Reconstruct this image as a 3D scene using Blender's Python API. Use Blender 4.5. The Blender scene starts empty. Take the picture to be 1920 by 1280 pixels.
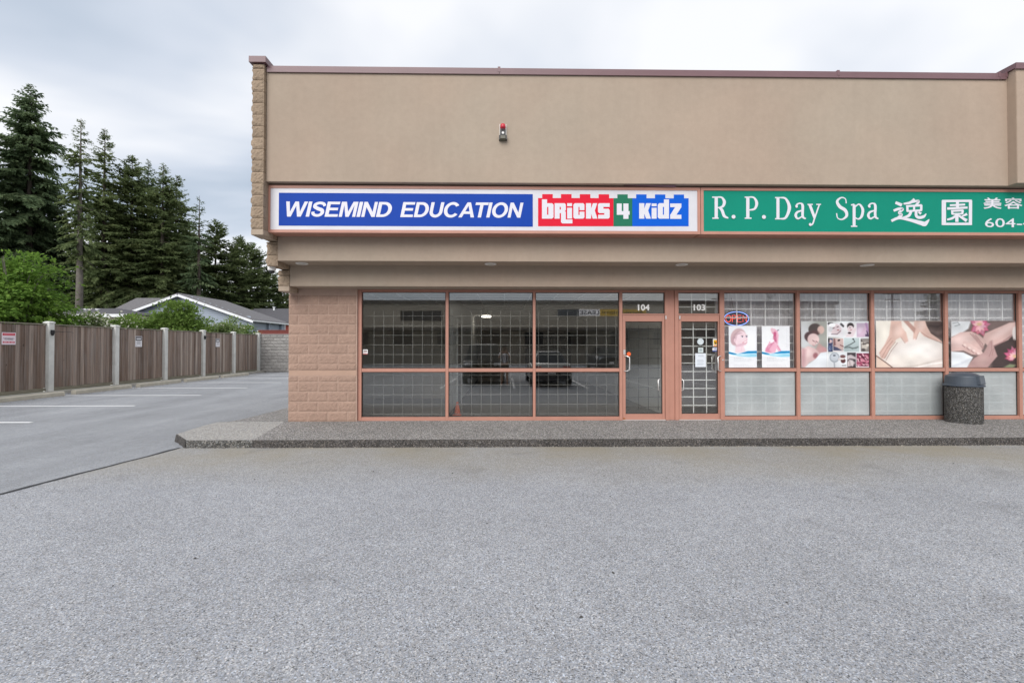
import bpy, bmesh, math, random
import numpy as np
from mathutils import Vector, Matrix, Euler

S = bpy.context.scene
COL = S.collection
R = math.radians

# ------------------------------------------------------------------ camera
cam_d = bpy.data.cameras.new("camera")
cam_d.lens = 16.0
cam_d.sensor_width = 36.0
cam_d.clip_start = 0.05
cam_d.clip_end = 2000
cam = bpy.data.objects.new("camera", cam_d)
COL.objects.link(cam)
CAMZ = 1.665
cam.location = (0, 0, CAMZ)
CAM_ROT = Euler((R(90 + 0.67), 0, R(-0.95)), 'XYZ')
cam.rotation_euler = CAM_ROT
S.camera = cam

# ------------------------------------------------------------------ sky and sun
world = bpy.data.worlds.new("World")
S.world = world
world.use_nodes = True
nt = world.node_tree
nt.nodes.clear()
def wn(t, **k):
    n = nt.nodes.new(t)
    for a, b in k.items():
        setattr(n, a, b)
    return n
SUN_DIR = Vector((-0.30, -0.78, 0.62)).normalized()       # towards the sun
w_out = wn('ShaderNodeOutputWorld')
w_bg = wn('ShaderNodeBackground')
w_bg.inputs['Strength'].default_value = 0.1
sky = wn('ShaderNodeTexSky')
sky.sky_type = 'NISHITA'
sky.sun_disc = False
sky.sun_elevation = math.asin(SUN_DIR.z)
sky.sun_rotation = math.atan2(SUN_DIR.x, SUN_DIR.y) % (2 * math.pi)
tc = wn('ShaderNodeTexCoord')
sep = wn('ShaderNodeSeparateXYZ')
nt.links.new(tc.outputs['Generated'], sep.inputs[0])
mx = wn('ShaderNodeMath', operation='MAXIMUM'); mx.inputs[1].default_value = 0.0
nt.links.new(sep.outputs['Z'], mx.inputs[0])
ad = wn('ShaderNodeMath', operation='ADD'); ad.inputs[1].default_value = 0.22
nt.links.new(mx.outputs[0], ad.inputs[0])
dx = wn('ShaderNodeMath', operation='DIVIDE'); dy = wn('ShaderNodeMath', operation='DIVIDE')
nt.links.new(sep.outputs['X'], dx.inputs[0]); nt.links.new(ad.outputs[0], dx.inputs[1])
nt.links.new(sep.outputs['Y'], dy.inputs[0]); nt.links.new(ad.outputs[0], dy.inputs[1])
cmb = wn('ShaderNodeCombineXYZ')
nt.links.new(dx.outputs[0], cmb.inputs[0]); nt.links.new(dy.outputs[0], cmb.inputs[1])
mp = wn('ShaderNodeMapping')
mp.inputs['Rotation'].default_value = (0, 0, R(38))
mp.inputs['Scale'].default_value = (0.6, 1.0, 1.0)
mp.inputs['Location'].default_value = (9.1, -4.2, 0.0)
nt.links.new(cmb.outputs[0], mp.inputs[0])
nz = wn('ShaderNodeTexNoise')
nz.inputs['Scale'].default_value = 0.8
nz.inputs['Detail'].default_value = 5.0
nz.inputs['Roughness'].default_value = 0.48
nz.inputs['Distortion'].default_value = 0.25
nt.links.new(mp.outputs[0], nz.inputs['Vector'])
rp = wn('ShaderNodeValToRGB')
rp.color_ramp.elements[0].position = 0.32
rp.color_ramp.elements[0].color = (2.25, 2.7, 3.3, 1)
rp.color_ramp.elements[1].position = 0.525
rp.color_ramp.elements[1].color = (5.1, 5.15, 5.3, 1)
e_ = rp.color_ramp.elements.new(0.43); e_.color = (3.5, 3.8, 4.3, 1)
nt.links.new(nz.outputs['Fac'], rp.inputs[0])
w_mix = wn('ShaderNodeMixRGB'); w_mix.inputs[0].default_value = 0.94
nt.links.new(sky.outputs[0], w_mix.inputs[1]); nt.links.new(rp.outputs[0], w_mix.inputs[2])
nt.links.new(w_mix.outputs[0], w_bg.inputs[0])
nt.links.new(w_bg.outputs[0], w_out.inputs[0])

sun_d = bpy.data.lights.new("sun", 'SUN')
sun_d.energy = 1.5
sun_d.angle = R(45)
sun_d.color = (1.0, 0.965, 0.92)
sun = bpy.data.objects.new("sun", sun_d)
COL.objects.link(sun)
sun.rotation_euler = (-SUN_DIR).to_track_quat('-Z', 'Y').to_euler()

S.view_settings.view_transform = 'Standard'
S.view_settings.look = 'None'
S.view_settings.exposure = 1.0
S.view_settings.gamma = 1.0
S.view_settings.use_curve_mapping = False
S.render.engine = 'CYCLES'
S.cycles.use_denoising = True
S.cycles.max_bounces = 10
S.cycles.transparent_max_bounces = 16

# ------------------------------------------------------------------ helpers
CM = CAM_ROT.to_matrix()
FPX = 16.0 / 36.0 * 1920
def ray(x, y):
    return CM @ Vector(((x - 960) / FPX, (640 - y) / FPX, -1.0))
def px(x, y, Y):
    """world (X, Z) of the photo pixel on the vertical plane at depth Y"""
    d = ray(x, y); t = Y / d.y
    return d.x * t, CAMZ + d.z * t
def gx(x, y, z=0.0):
    d = ray(x, y); t = (z - CAMZ) / d.z
    return d.x * t, d.y * t

WL = {}
def tag(o, label=None, cat=None, group=None, kind=None):
    if label: o['label'] = label
    if cat: o['category'] = cat
    if group: o['group'] = group
    if kind: o['kind'] = kind
    return o
def place(o, loc, parent):
    loc = Vector(loc)
    WL[o] = loc
    if parent is not None:
        o.parent = parent
        o.location = loc - WL[parent]
    else:
        o.location = loc
def empty(name, loc, label=None, cat=None, group=None, parent=None):
    o = bpy.data.objects.new(name, None)
    o.empty_display_size = 0.2
    COL.objects.link(o)
    place(o, loc, parent)
    return tag(o, label, cat, group)
def inst(name, me, loc, parent=None, rot=None, scale=None):
    o = bpy.data.objects.new(name, me)
    COL.objects.link(o)
    place(o, loc, parent)
    if rot: o.rotation_euler = rot
    if scale: o.scale = scale
    return o

class MB:
    def __init__(s): s.v = []; s.f = []
    def add(s, vs, fs):
        k = len(s.v); s.v += [tuple(p) for p in vs]; s.f += [tuple(i + k for i in f) for f in fs]; return s
    def box(s, x0, x1, y0, y1, z0, z1):
        x0, x1 = min(x0, x1), max(x0, x1); y0, y1 = min(y0, y1), max(y0, y1); z0, z1 = min(z0, z1), max(z0, z1)
        return s.add([(x0, y0, z0), (x1, y0, z0), (x1, y1, z0), (x0, y1, z0), (x0, y0, z1), (x1, y0, z1), (x1, y1, z1), (x0, y1, z1)],
                     [(0, 3, 2, 1), (4, 5, 6, 7), (0, 1, 5, 4), (1, 2, 6, 5), (2, 3, 7, 6), (3, 0, 4, 7)])
    def prism_x(s, poly, x0, x1):          # poly of (y, z)
        n = len(poly)
        vs = [(x0, a, b) for a, b in poly] + [(x1, a, b) for a, b in poly]
        return s.add(vs, [tuple(range(n))[::-1], tuple(range(n, 2 * n))] + [(i, (i + 1) % n, n + (i + 1) % n, n + i) for i in range(n)])
    def prism_y(s, poly, y0, y1):          # poly of (x, z)
        n = len(poly)
        vs = [(a, y0, b) for a, b in poly] + [(a, y1, b) for a, b in poly]
        return s.add(vs, [tuple(range(n)), tuple(range(n, 2 * n))[::-1]] + [(i, n + i, n + (i + 1) % n, (i + 1) % n) for i in range(n)])
    def prism_z(s, poly, z0, z1):          # poly of (x, y)
        n = len(poly)
        vs = [(a, b, z0) for a, b in poly] + [(a, b, z1) for a, b in poly]
        return s.add(vs, [tuple(range(n))[::-1], tuple(range(n, 2 * n))] + [(i, (i + 1) % n, n + (i + 1) % n, n + i) for i in range(n)])
    def lathe(s, prof, c=(0, 0, 0), n=32, axis='z', cap=True):
        vs = []; fs = []
        for r, z in prof:
            for i in range(n):
                a = 2 * math.pi * i / n
                p = (r * math.cos(a), r * math.sin(a), z)
                if axis == 'x': p = (p[2], p[0], p[1])
                if axis == 'y': p = (p[0], p[2], p[1])
                vs.append((c[0] + p[0], c[1] + p[1], c[2] + p[2]))
        for k in range(len(prof) - 1):
            for i in range(n):
                j = (i + 1) % n
                fs.append((k * n + i, k * n + j, (k + 1) * n + j, (k + 1) * n + i))
        if cap:
            fs.append(tuple(range(n))[::-1]); fs.append(tuple((len(prof) - 1) * n + i for i in range(n)))
        return s.add(vs, fs)
    def tube(s, pts, r, n=8, closed=False):
        pts = [Vector(p) for p in pts]; m = len(pts); vs = []; fs = []
        up0 = None
        for i, p in enumerate(pts):
            a = pts[(i - 1) % m] if (closed or i > 0) else p
            b = pts[(i + 1) % m] if (closed or i < m - 1) else p
            t = (b - a).normalized()
            if up0 is None:
                up0 = t.orthogonal().normalized()
            u = (up0 - t * up0.dot(t))
            u = u.normalized() if u.length > 1e-5 else t.orthogonal().normalized()
            up0 = u; w = t.cross(u)
            rr = r[i] if isinstance(r, (list, tuple)) else r
            for k in range(n):
                an = 2 * math.pi * k / n
                vs.append(p + (u * math.cos(an) + w * math.sin(an)) * rr)
        for i in range(m if closed else m - 1):
            i2 = (i + 1) % m
            for k in range(n):
                k2 = (k + 1) % n
                fs.append((i * n + k, i * n + k2, i2 * n + k2, i2 * n + k))
        if not closed:
            fs.append(tuple(range(n))[::-1]); fs.append(tuple((m - 1) * n + k for k in range(n)))
        return s.add(vs, fs)
    def mesh(s, name, mat, origin=(0, 0, 0), smooth=False):
        me = bpy.data.meshes.new(name)
        ox, oy, oz = origin
        me.from_pydata([(a - ox, b - oy, c - oz) for a, b, c in s.v], [], s.f)
        if mat: me.materials.append(mat)
        if smooth:
            me.polygons.foreach_set('use_smooth', [True] * len(me.polygons))
        me.update()
        return me
    def origin(s):
        a = np.array(s.v); lo = a.min(0); hi = a.max(0)
        return ((lo[0] + hi[0]) / 2, (lo[1] + hi[1]) / 2, lo[2])
    def build(s, name, mat, parent=None, smooth=False, label=None, cat=None, group=None, kind=None, bevel=0):
        o_ = s.origin()
        me = s.mesh(name, mat, o_, smooth)
        if bevel:
            bm = bmesh.new(); bm.from_mesh(me)
            bmesh.ops.bevel(bm, geom=bm.edges[:], offset=bevel, segments=2, affect='EDGES', clamp_overlap=True)
            bm.to_mesh(me); bm.free()
        o = bpy.data.objects.new(name, me)
        COL.objects.link(o)
        place(o, o_, parent)
        return tag(o, label, cat, group, kind)

def from_np(name, mat, V, F4, parent=None, origin=None, smooth=False, F3=None):
    me = bpy.data.meshes.new(name)
    V = np.asarray(V, dtype=np.float32)
    if origin is None:
        origin = (float(V[:, 0].mean()), float(V[:, 1].mean()), float(V[:, 2].min()))
    V = V - np.array(origin, dtype=np.float32)
    me.vertices.add(len(V)); me.vertices.foreach_set('co', V.ravel())
    F = np.asarray(F4, dtype=np.int32); k = F.shape[1]
    me.loops.add(F.size); me.loops.foreach_set('vertex_index', F.ravel())
    me.polygons.add(len(F))
    me.polygons.foreach_set('loop_start', np.arange(0, F.size, k, dtype=np.int32))
    me.polygons.foreach_set('loop_total', np.full(len(F), k, dtype=np.int32))
    me.materials.append(mat)
    me.update(calc_edges=True); me.validate()
    o = bpy.data.objects.new(name, me); COL.objects.link(o)
    place(o, origin, parent)
    return o

# ------------------------------------------------------------------ materials
def lin(r, g, b):
    f = lambda c: (c / 255) / 12.92 if c / 255 <= 0.04045 else ((c / 255 + 0.055) / 1.055) ** 2.4
    return (f(r), f(g), f(b))
class NT:
    def __init__(s, name):
        s.m = bpy.data.materials.new(name); s.m.use_nodes = True
        s.t = s.m.node_tree; s.t.nodes.clear()
        s.out = s.n('ShaderNodeOutputMaterial')
        s.pos = s.n('ShaderNodeNewGeometry').outputs['Position']
    def n(s, t, **k):
        q = s.t.nodes.new(t)
        for a, b in k.items(): setattr(q, a, b)
        return q
    def l(s, a, b): s.t.links.new(a, b)
    def bsdf(s, rough=.7, metal=0, spec=.5):
        b = s.n('ShaderNodeBsdfPrincipled')
        b.inputs['Roughness'].default_value = rough; b.inputs['Metallic'].default_value = metal
        b.inputs['Specular IOR Level'].default_value = spec
        s.l(b.outputs[0], s.out.inputs[0]); s.b = b
        return b
    def noise(s, scale, detail=4, rough=.5, vec=None, dist=0):
        q = s.n('ShaderNodeTexNoise')
        q.inputs['Scale'].default_value = scale; q.inputs['Detail'].default_value = detail
        q.inputs['Roughness'].default_value = rough; q.inputs['Distortion'].default_value = dist
        s.l(vec or s.pos, q.inputs['Vector'])
        return q.outputs['Fac']
    def stretch(s, sx, sy, sz, vec=None):
        q = s.n('ShaderNodeMapping'); q.inputs['Scale'].default_value = (sx, sy, sz)
        s.l(vec or s.pos, q.inputs[0]); return q.outputs[0]
    def ramp(s, fac, stops):
        q = s.n('ShaderNodeValToRGB'); cr = q.color_ramp
        while len(cr.elements) < len(stops): cr.elements.new(0.5)
        for e, (p, c) in zip(cr.elements, stops):
            e.position = p
            e.color = (c, c, c, 1) if not isinstance(c, (tuple, list)) else (c[0], c[1], c[2], 1)
        s.l(fac, q.inputs[0]); return q.outputs[0]
    def mix(s, fac, a, b, mode='MIX'):
        q = s.n('ShaderNodeMixRGB', blend_type=mode)
        for i, v in enumerate((fac, a, b)):
            if isinstance(v, (int, float)): q.inputs[i].default_value = v if i == 0 else (v, v, v, 1)
            elif isinstance(v, tuple): q.inputs[i].default_value = (*v[:3], 1)
            else: s.l(v, q.inputs[i])
        return q.outputs[0]
    def math(s, op, a, b=0.0):
        q = s.n('ShaderNodeMath', operation=op)
        for i, v in enumerate((a, b)):
            if isinstance(v, (int, float)): q.inputs[i].default_value = v
            else: s.l(v, q.inputs[i])
        return q.outputs[0]
    def bump(s, h, strength=.3, dist=.01):
        q = s.n('ShaderNodeBump'); q.inputs['Strength'].default_value = strength; q.inputs['Distance'].default_value = dist
        s.l(h, q.inputs['Height']); s.l(q.outputs[0], s.b.inputs['Normal'])
    def color(s, c):
        if isinstance(c, tuple): s.b.inputs['Base Color'].default_value = (*c[:3], 1)
        else: s.l(c, s.b.inputs['Base Color'])
    def rnd(s): return s.n('ShaderNodeObjectInfo').outputs['Random']
    def voro(s, scale, out='Color', vec=None):
        q = s.n('ShaderNodeTexVoronoi'); q.inputs['Scale'].default_value = scale
        s.l(vec or s.pos, q.inputs['Vector']); return q.outputs[out]

def M(name, col, rough=.6, var=.08, vscale=2.0, bump=0., bscale=60, metal=0, spec=.5, rnd=0., emit=0):
    t = NT(name); t.bsdf(rough, metal, spec)
    c = col
    if var:
        f = t.ramp(t.noise(vscale, 5, .6), [(.3, 1 - var), (.7, 1 + var)])
        c = t.mix(1.0, col, f, 'MULTIPLY')
    if rnd:
        f = t.ramp(t.rnd(), [(0, 1 - rnd), (1, 1 + rnd)])
        c = t.mix(1.0, c, f, 'MULTIPLY')
    t.color(c)
    if bump: t.bump(t.noise(bscale, 3), bump, .004)
    if emit:
        t.b.inputs['Emission Color'].default_value = (*col, 1); t.b.inputs['Emission Strength'].default_value = emit
    return t.m

MT = {}
# stucco
def stucco(name, col):
    t = NT(name); t.bsdf(.85, 0, .25)
    big = t.ramp(t.noise(.55, 5, .62), [(.3, .93), (.72, 1.06)])
    fine = t.ramp(t.noise(9, 6, .7), [(.25, .95), (.75, 1.05)])
    streak = t.ramp(t.noise(1.0, 5, .6, t.stretch(5.0, 1, .28)), [(.30, .975), (.60, 1.01)])
    c = t.mix(1.0, col, big, 'MULTIPLY'); c = t.mix(1.0, c, fine, 'MULTIPLY'); c = t.mix(1.0, c, streak, 'MULTIPLY')
    tint = t.ramp(t.noise(.3, 3), [(.35, (1.03, .985, .97)), (.65, (.98, 1.0, 1.0))])
    c = t.mix(1.0, c, tint, 'MULTIPLY')
    t.color(c)
    h = t.mix(.35, t.noise(55, 5, .65), t.noise(6, 4, .5))
    t.bump(h, .42, .012)
    return t.m
MT['stucco'] = stucco('stucco', (.38, .307, .243))
def block_mat(name, col, rnd=.07, bump=.8):
    t = NT(name); t.bsdf(.92, 0, .2)
    f = t.ramp(t.rnd(), [(0, 1 - rnd), (1, 1 + rnd)])
    g = t.ramp(t.noise(14, 6, .7), [(.25, .84), (.75, 1.13)])
    c = t.mix(1.0, col, f, 'MULTIPLY'); c = t.mix(1.0, c, g, 'MULTIPLY')
    spk = t.ramp(t.noise(130, 2, .7), [(.35, .86), (.65, 1.12)])
    c = t.mix(1.0, c, spk, 'MULTIPLY')
    t.color(c)
    h = t.mix(.5, t.noise(24, 6, .7), t.noise(90, 3, .7))
    t.bump(h, bump, .03)
    return t.m
MT['block_pink'] = block_mat('painted_split_block', (.375, .255, .20), .05, .55)
MT['mortar_pink'] = M('painted_mortar', (.46, .33, .268), .9, .06, 8, .3, 90)
MT['block_tan'] = block_mat('tan_split_block', (.36, .275, .20), .09, .9)
MT['smooth_tan'] = M('tan_smooth_block', (.40, .32, .245), .85, .06, 5, .25, 80)
MT['block_grey'] = block_mat('grey_split_block', (.30, .29, .28), .14, .8)
MT['mortar_grey'] = M('grey_mortar', (.36, .355, .35), .95, .08, 8, .2, 80)
MT['coping'] = M('coping_metal', lin(112, 84, 88), .42, .06, 3, 0, 60, .0, .5, .03)
def frame_mat():
    t = NT('salmon_frame_paint'); t.bsdf(.45, 0, .45)
    f = t.ramp(t.noise(3, 5, .6), [(.3, .93), (.7, 1.05)])
    c = t.mix(1.0, (.455, .226, .17), f, 'MULTIPLY')
    wear = t.ramp(t.noise(26, 6, .75), [(.69, 0.0), (.74, 1.0)])
    c = t.mix(wear, c, (.50, .38, .33))
    t.color(c); t.bump(t.noise(70, 2), .05, .002)
    return t.m
MT['frame'] = frame_mat()
MT['dark_rubber'] = M('dark_gasket', (.02, .019, .018), .7, 0)
def glass_mat(name, base=.06, tint=(.9, .92, .91), wavy=.0):
    t = NT(name)
    geo = t.n('ShaderNodeNewGeometry')
    d = t.n('ShaderNodeVectorMath', operation='DOT_PRODUCT')
    t.l(geo.outputs['Normal'], d.inputs[0]); t.l(geo.outputs['Incoming'], d.inputs[1])
    a = t.math('ABSOLUTE', d.outputs['Value'])
    p = t.math('POWER', t.math('SUBTRACT', 1.0, a), 5.0)
    f = t.math('ADD', t.math('MULTIPLY', p, 1 - base), base)
    tr = t.n('ShaderNodeBsdfTransparent'); tr.inputs[0].default_value = (*tint, 1)
    gl = t.n('ShaderNodeBsdfGlossy'); gl.inputs['Roughness'].default_value = 0.0; gl.inputs[0].default_value = (1, 1, 1, 1)
    mixn = t.n('ShaderNodeMixShader')
    t.l(f, mixn.inputs[0]); t.l(tr.outputs[0], mixn.inputs[1]); t.l(gl.outputs[0], mixn.inputs[2])
    t.l(mixn.outputs[0], t.out.inputs[0])
    if wavy:
        bp = t.n('ShaderNodeBump'); bp.inputs['Strength'].default_value = wavy; bp.inputs['Distance'].default_value = .02
        t.l(t.noise(1.1, 2), bp.inputs['Height']); t.l(bp.outputs[0], gl.inputs['Normal'])
    return t.m
MT['glass'] = glass_mat('clear_glass', .115, (.955, .965, .955), .012)
def frosted():
    t = NT('frosted_glass')
    tr = t.n('ShaderNodeBsdfTransparent'); tr.inputs[0].default_value = (.93, .96, .96, 1)
    b = t.n('ShaderNodeBsdfPrincipled'); b.inputs['Roughness'].default_value = .22
    c = t.ramp(t.noise(1.3, 3, .5), [(.3, (.55, .59, .60)), (.7, (.76, .785, .79))])
    t.l(c, b.inputs['Base Color'])
    m = t.n('ShaderNodeMixShader'); m.inputs[0].default_value = .42
    t.l(tr.outputs[0], m.inputs[1]); t.l(b.outputs[0], m.inputs[2]); t.l(m.outputs[0], t.out.inputs[0])
    return t.m
MT['frosted'] = frosted()
MT['glass_spa'] = glass_mat('clear_glass_curtained', .075, (.97, .975, .975), .012)
MT['white_paint'] = M('white_enamel', (.78, .77, .75), .4, .03)
MT['bar_white'] = M('white_bar_paint', (.82, .81, .80), .45, .04)
MT['bar_dark'] = M('dark_bar_paint', (.24, .235, .225), .5, .05)
MT['steel'] = M('brushed_handle_metal', (.72, .71, .70), .3, .03, 4, 0, 60, .55)
MT['black'] = M('black_plastic', (.018, .018, .02), .4, .0)

# asphalt and concrete
def aggregate(name, stops, size, big=.1, tint=None, stain=None, bump=.5, rough=.9, spec=.25, fines=None):
    t = NT(name); t.bsdf(rough, 0, spec)
    wob = t.n('ShaderNodeVectorMath', operation='ADD')
    nzc = t.n('ShaderNodeTexNoise'); nzc.inputs['Scale'].default_value = .9 / size
    t.l(t.pos, nzc.inputs['Vector'])
    sc = t.n('ShaderNodeVectorMath', operation='SCALE'); sc.inputs['Scale'].default_value = size * .8
    t.l(nzc.outputs['Color'], sc.inputs[0])
    t.l(t.pos, wob.inputs[0]); t.l(sc.outputs[0], wob.inputs[1])
    cell = t.voro(1 / size, 'Color', wob.outputs[0])
    sp = t.n('ShaderNodeSeparateColor'); t.l(cell, sp.inputs[0])
    c = t.ramp(sp.outputs[0], stops)
    cell2 = t.voro(2.6 / size, 'Color')
    sp2 = t.n('ShaderNodeSeparateColor'); t.l(cell2, sp2.inputs[0])
    c = t.mix(1.0, c, t.ramp(sp2.outputs[1], [(0, .78), (.5, 1.0), (1, 1.22)]), 'MULTIPLY')
    hue = t.ramp(sp.outputs[2], [(0, (1.06, 1.0, .93)), (.5, (1, 1, 1)), (1, (.94, .99, 1.07))])
    c = t.mix(1.0, c, hue, 'MULTIPLY')
    f = t.ramp(t.noise(.5, 6, .65), [(.28, 1 - big), (.72, 1 + big)])
    c = t.mix(1.0, c, f, 'MULTIPLY')
    f2 = t.ramp(t.noise(5, 5, .7), [(.28, 1 - big * .6), (.72, 1 + big * .6)])
    c = t.mix(1.0, c, f2, 'MULTIPLY')
    if tint: c = t.mix(1.0, c, tint, 'MULTIPLY')
    if stain: c = stain(t, c)
    t.color(c)
    h = t.mix(.6, sp.outputs[1], sp2.outputs[2])
    t.bump(h, bump, size * .6)
    return t.m
def kerb_stain(t, c):
    s3 = t.n('ShaderNodeSeparateXYZ'); t.l(t.pos, s3.inputs[0])
    # silt washed along the foot of the kerb: blotches that thin out away from it
    y = t.math('ADD', s3.outputs['Y'], t.math('MULTIPLY', t.math('SUBTRACT', t.noise(.8, 4, .6), .5), 1.6))
    band = t.ramp(t.math('MULTIPLY', t.math('SUBTRACT', y, 5.0), .4), [(.12, 0.0), (.85, 1.0)])
    b2 = t.ramp(t.noise(.75, 4, .55), [(.30, .35), (.66, 1.0)])
    fac = t.math('MULTIPLY', band, b2)
    c = t.mix(t.math('MULTIPLY', fac, .75), c, (.285, .25, .175), 'MIX')
    # oil drips
    oil = t.ramp(t.noise(1.1, 4, .6), [(.60, 0.0), (.74, .30)])
    return t.mix(oil, c, (.10, .10, .10))
def lane_wear(t, c):
    # pale drag marks along the driving direction
    w = t.ramp(t.noise(1, 5, .6, t.stretch(.9, .12, 1)), [(.35, .86), (.7, 1.12)])
    return t.mix(1.0, c, w, 'MULTIPLY')
MT['asphalt'] = aggregate('weathered_asphalt', [(0, .08), (.12, .245), (.5, .33), (.85, .425), (1, .63)], .0072, .10, (.96, .985, 1.04), kerb_stain, .4)
MT['asphalt_lane'] = aggregate('smooth_asphalt', [(0, .18), (.3, .26), (.7, .33), (1, .43)], .006, .11, (.955, .99, 1.045), lane_wear, .2)
MT['walk'] = aggregate('exposed_aggregate', [(0, .07), (.35, .21), (.65, .31), (.88, .45), (1, .70)], .013, .12, (1.03, .99, .95), None, .9)
MT['walk_light'] = aggregate('cleaned_aggregate', [(0, .17), (.4, .32), (.8, .41), (1, .60)], .012, .06, (1.03, 1.0, .95), None, .5)
MT['kerb_face'] = aggregate('dirty_aggregate', [(0, .022), (.4, .06), (.75, .10), (.95, .15), (1, .26)], .011, .2, (1.06, .98, .92), None, .8)
MT['bin_stone'] = aggregate('dark_pebbles', [(0, .022), (.45, .075), (.78, .135), (.95, .21), (1, .38)], .011, .12, (1.03, 1.0, .95), None, 1.0)
MT['tar'] = M('tar', (.028, .028, .03), .6, .2, 10, .3, 60)
def line_paint():
    t = NT('road_paint'); t.bsdf(.7, 0, .3)
    w = t.ramp(t.noise(30, 5, .7), [(.30, .0), (.42, 1.0)])
    c = t.mix(w, (.36, .37, .38), (.92, .92, .92)); t.color(c)
    return t.m
MT['line'] = line_paint()
MT['concrete'] = M('grey_concrete', (.40, .385, .345), .9, .14, 3, .35, 60)
MT['post'] = M('pale_concrete', (.62, .625, .60), .88, .14, 2.2, .3, 50, 0, .3, .08)
MT['earth'] = M('earth', (.07, .07, .04), 1, .3, 1.5, .5, 20)
def wood():
    t = NT('weathered_cedar'); t.bsdf(.85, 0, .2)
    r = t.rnd()
    base = t.ramp(r, [(0, (.15, .105, .082)), (.35, (.235, .172, .138)), (.7, (.30, .228, .188)), (1, (.42, .35, .30))])
    off = t.n('ShaderNodeCombineXYZ'); t.l(t.math('MULTIPLY', r, 37.0), off.inputs[2])
    va = t.n('ShaderNodeVectorMath', operation='ADD'); t.l(t.pos, va.inputs[0]); t.l(off.outputs[0], va.inputs[1])
    grain = t.noise(1, 6, .65, t.stretch(60, 60, 1.6, va.outputs[0]))
    c = t.mix(1.0, base, t.ramp(grain, [(.25, .66), (.75, 1.32)]), 'MULTIPLY')
    wea = t.ramp(t.noise(1, 4, .6, t.stretch(7, 7, .8, va.outputs[0])), [(.42, 0.0), (.72, .55)])
    c = t.mix(wea, c, (.27, .255, .245))
    knot = t.ramp(t.noise(1, 2, .5, t.stretch(14, 14, 5, va.outputs[0])), [(.72, 0.0), (.78, .8)])
    c = t.mix(knot, c, (.04, .028, .022))
    c = t.mix(1.0, c, t.ramp(t.noise(1, 3, .5, t.stretch(24, 24, .5, va.outputs[0])), [(.3, .7), (.7, 1.25)]), 'MULTIPLY')
    t.color(c); t.bump(grain, .5, .006)
    return t.m
MT['wood'] = wood()
MT['rail'] = M('grey_rail_wood', (.24, .22, .17), .9, .15, 4, .3, 50)
def leaf(name, stops, trans=.35, nscale=.7, fine=9):
    t = NT(name)
    b = t.bsdf(.75, 0, .12)
    f = t.mix(.5, t.noise(nscale, 3, .6), t.noise(fine, 2, .6))
    c = t.ramp(f, stops)
    t.color(c)
    tl = t.n('ShaderNodeBsdfTranslucent'); t.l(c, tl.inputs[0])
    m = t.n('ShaderNodeMixShader'); m.inputs[0].default_value = trans
    t.l(b.outputs[0], m.inputs[1]); t.l(tl.outputs[0], m.inputs[2]); t.l(m.outputs[0], t.out.inputs[0])
    return t.m
MT['needle'] = leaf('fir_needles', [(.30, (.075, .112, .05)), (.5, (.175, .225, .10)), (.67, (.29, .33, .15))], .5)
MT['needle_blue'] = leaf('spruce_needles', [(.30, (.068, .108, .062)), (.5, (.15, .212, .112)), (.67, (.25, .30, .155))], .5)
MT['leaf_bright'] = leaf('bright_leaves', [(.35, (.07, .145, .03)), (.5, (.145, .26, .045)), (.68, (.25, .37, .075))], .42, 1.4)
MT['leaf_mid'] = leaf('bush_leaves', [(.35, (.10, .165, .045)), (.5, (.165, .26, .06)), (.68, (.26, .36, .10))], .4, 1.6)
MT['leaf_pale'] = leaf('pale_leaves', [(.35, (.14, .21, .075)), (.5, (.23, .31, .12)), (.68, (.34, .41, .19))], .4, 1.8)
MT['petal'] = M('cream_petals', (.62, .61, .52), .8, .1, 6)
MT['bark'] = M('bark', (.075, .06, .05), .95, .3, 4, .7, 25)
MT['bark_pale'] = M('pale_bark', (.14, .125, .11), .95, .25, 4, .5, 25)

# ------------------------------------------------------------------ 2D lettering helpers
def curve_mesh(name, polys, mat, to3, thick=.0015):
    """polys: closed outlines (holes cut by winding) in any 2D space; to3 maps (x, y) to (X, Z)"""
    cu = bpy.data.curves.new(name, 'CURVE'); cu.dimensions = '2D'; cu.fill_mode = 'BOTH'
    for poly in polys:
        sp = cu.splines.new('POLY'); sp.points.add(len(poly) - 1)
        for p, (a, b) in zip(sp.points, poly):
            X, Z = to3(a, b); p.co = (X, Z, 0, 1)
        sp.use_cyclic_u = True
    return cu
def curve_to_mb(cu, Y, thick):
    tmp = bpy.data.objects.new('tmp', cu); COL.objects.link(tmp)
    me = bpy.data.meshes.new_from_object(tmp.evaluated_get(bpy.context.evaluated_depsgraph_get()))
    mb = MB()
    vs = [v.co.copy() for v in me.vertices]
    fs = [tuple(p.vertices) for p in me.polygons]
    n = len(vs)
    from collections import Counter
    cnt = Counter()
    for f in fs:
        for i in range(len(f)):
            a, b = f[i], f[(i + 1) % len(f)]; cnt[(min(a, b), max(a, b))] += 1
    mb.add([(v.x, Y, v.y) for v in vs], fs)
    side = []
    k0 = len(mb.v)
    mb.v += [(v.x, Y + thick, v.y) for v in vs]
    for f in fs:
        for i in range(len(f)):
            a, b = f[i], f[(i + 1) % len(f)]
            if cnt[(min(a, b), max(a, b))] == 1:
                mb.f.append((b, a, k0 + a, k0 + b))
    bpy.data.objects.remove(tmp, do_unlink=True); bpy.data.meshes.remove(me); bpy.data.curves.remove(cu)
    return mb
def polys_mb(polys, to3, Y, thick=.003):
    return curve_to_mb(curve_mesh('outline', polys, None, to3), Y, thick)
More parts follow.
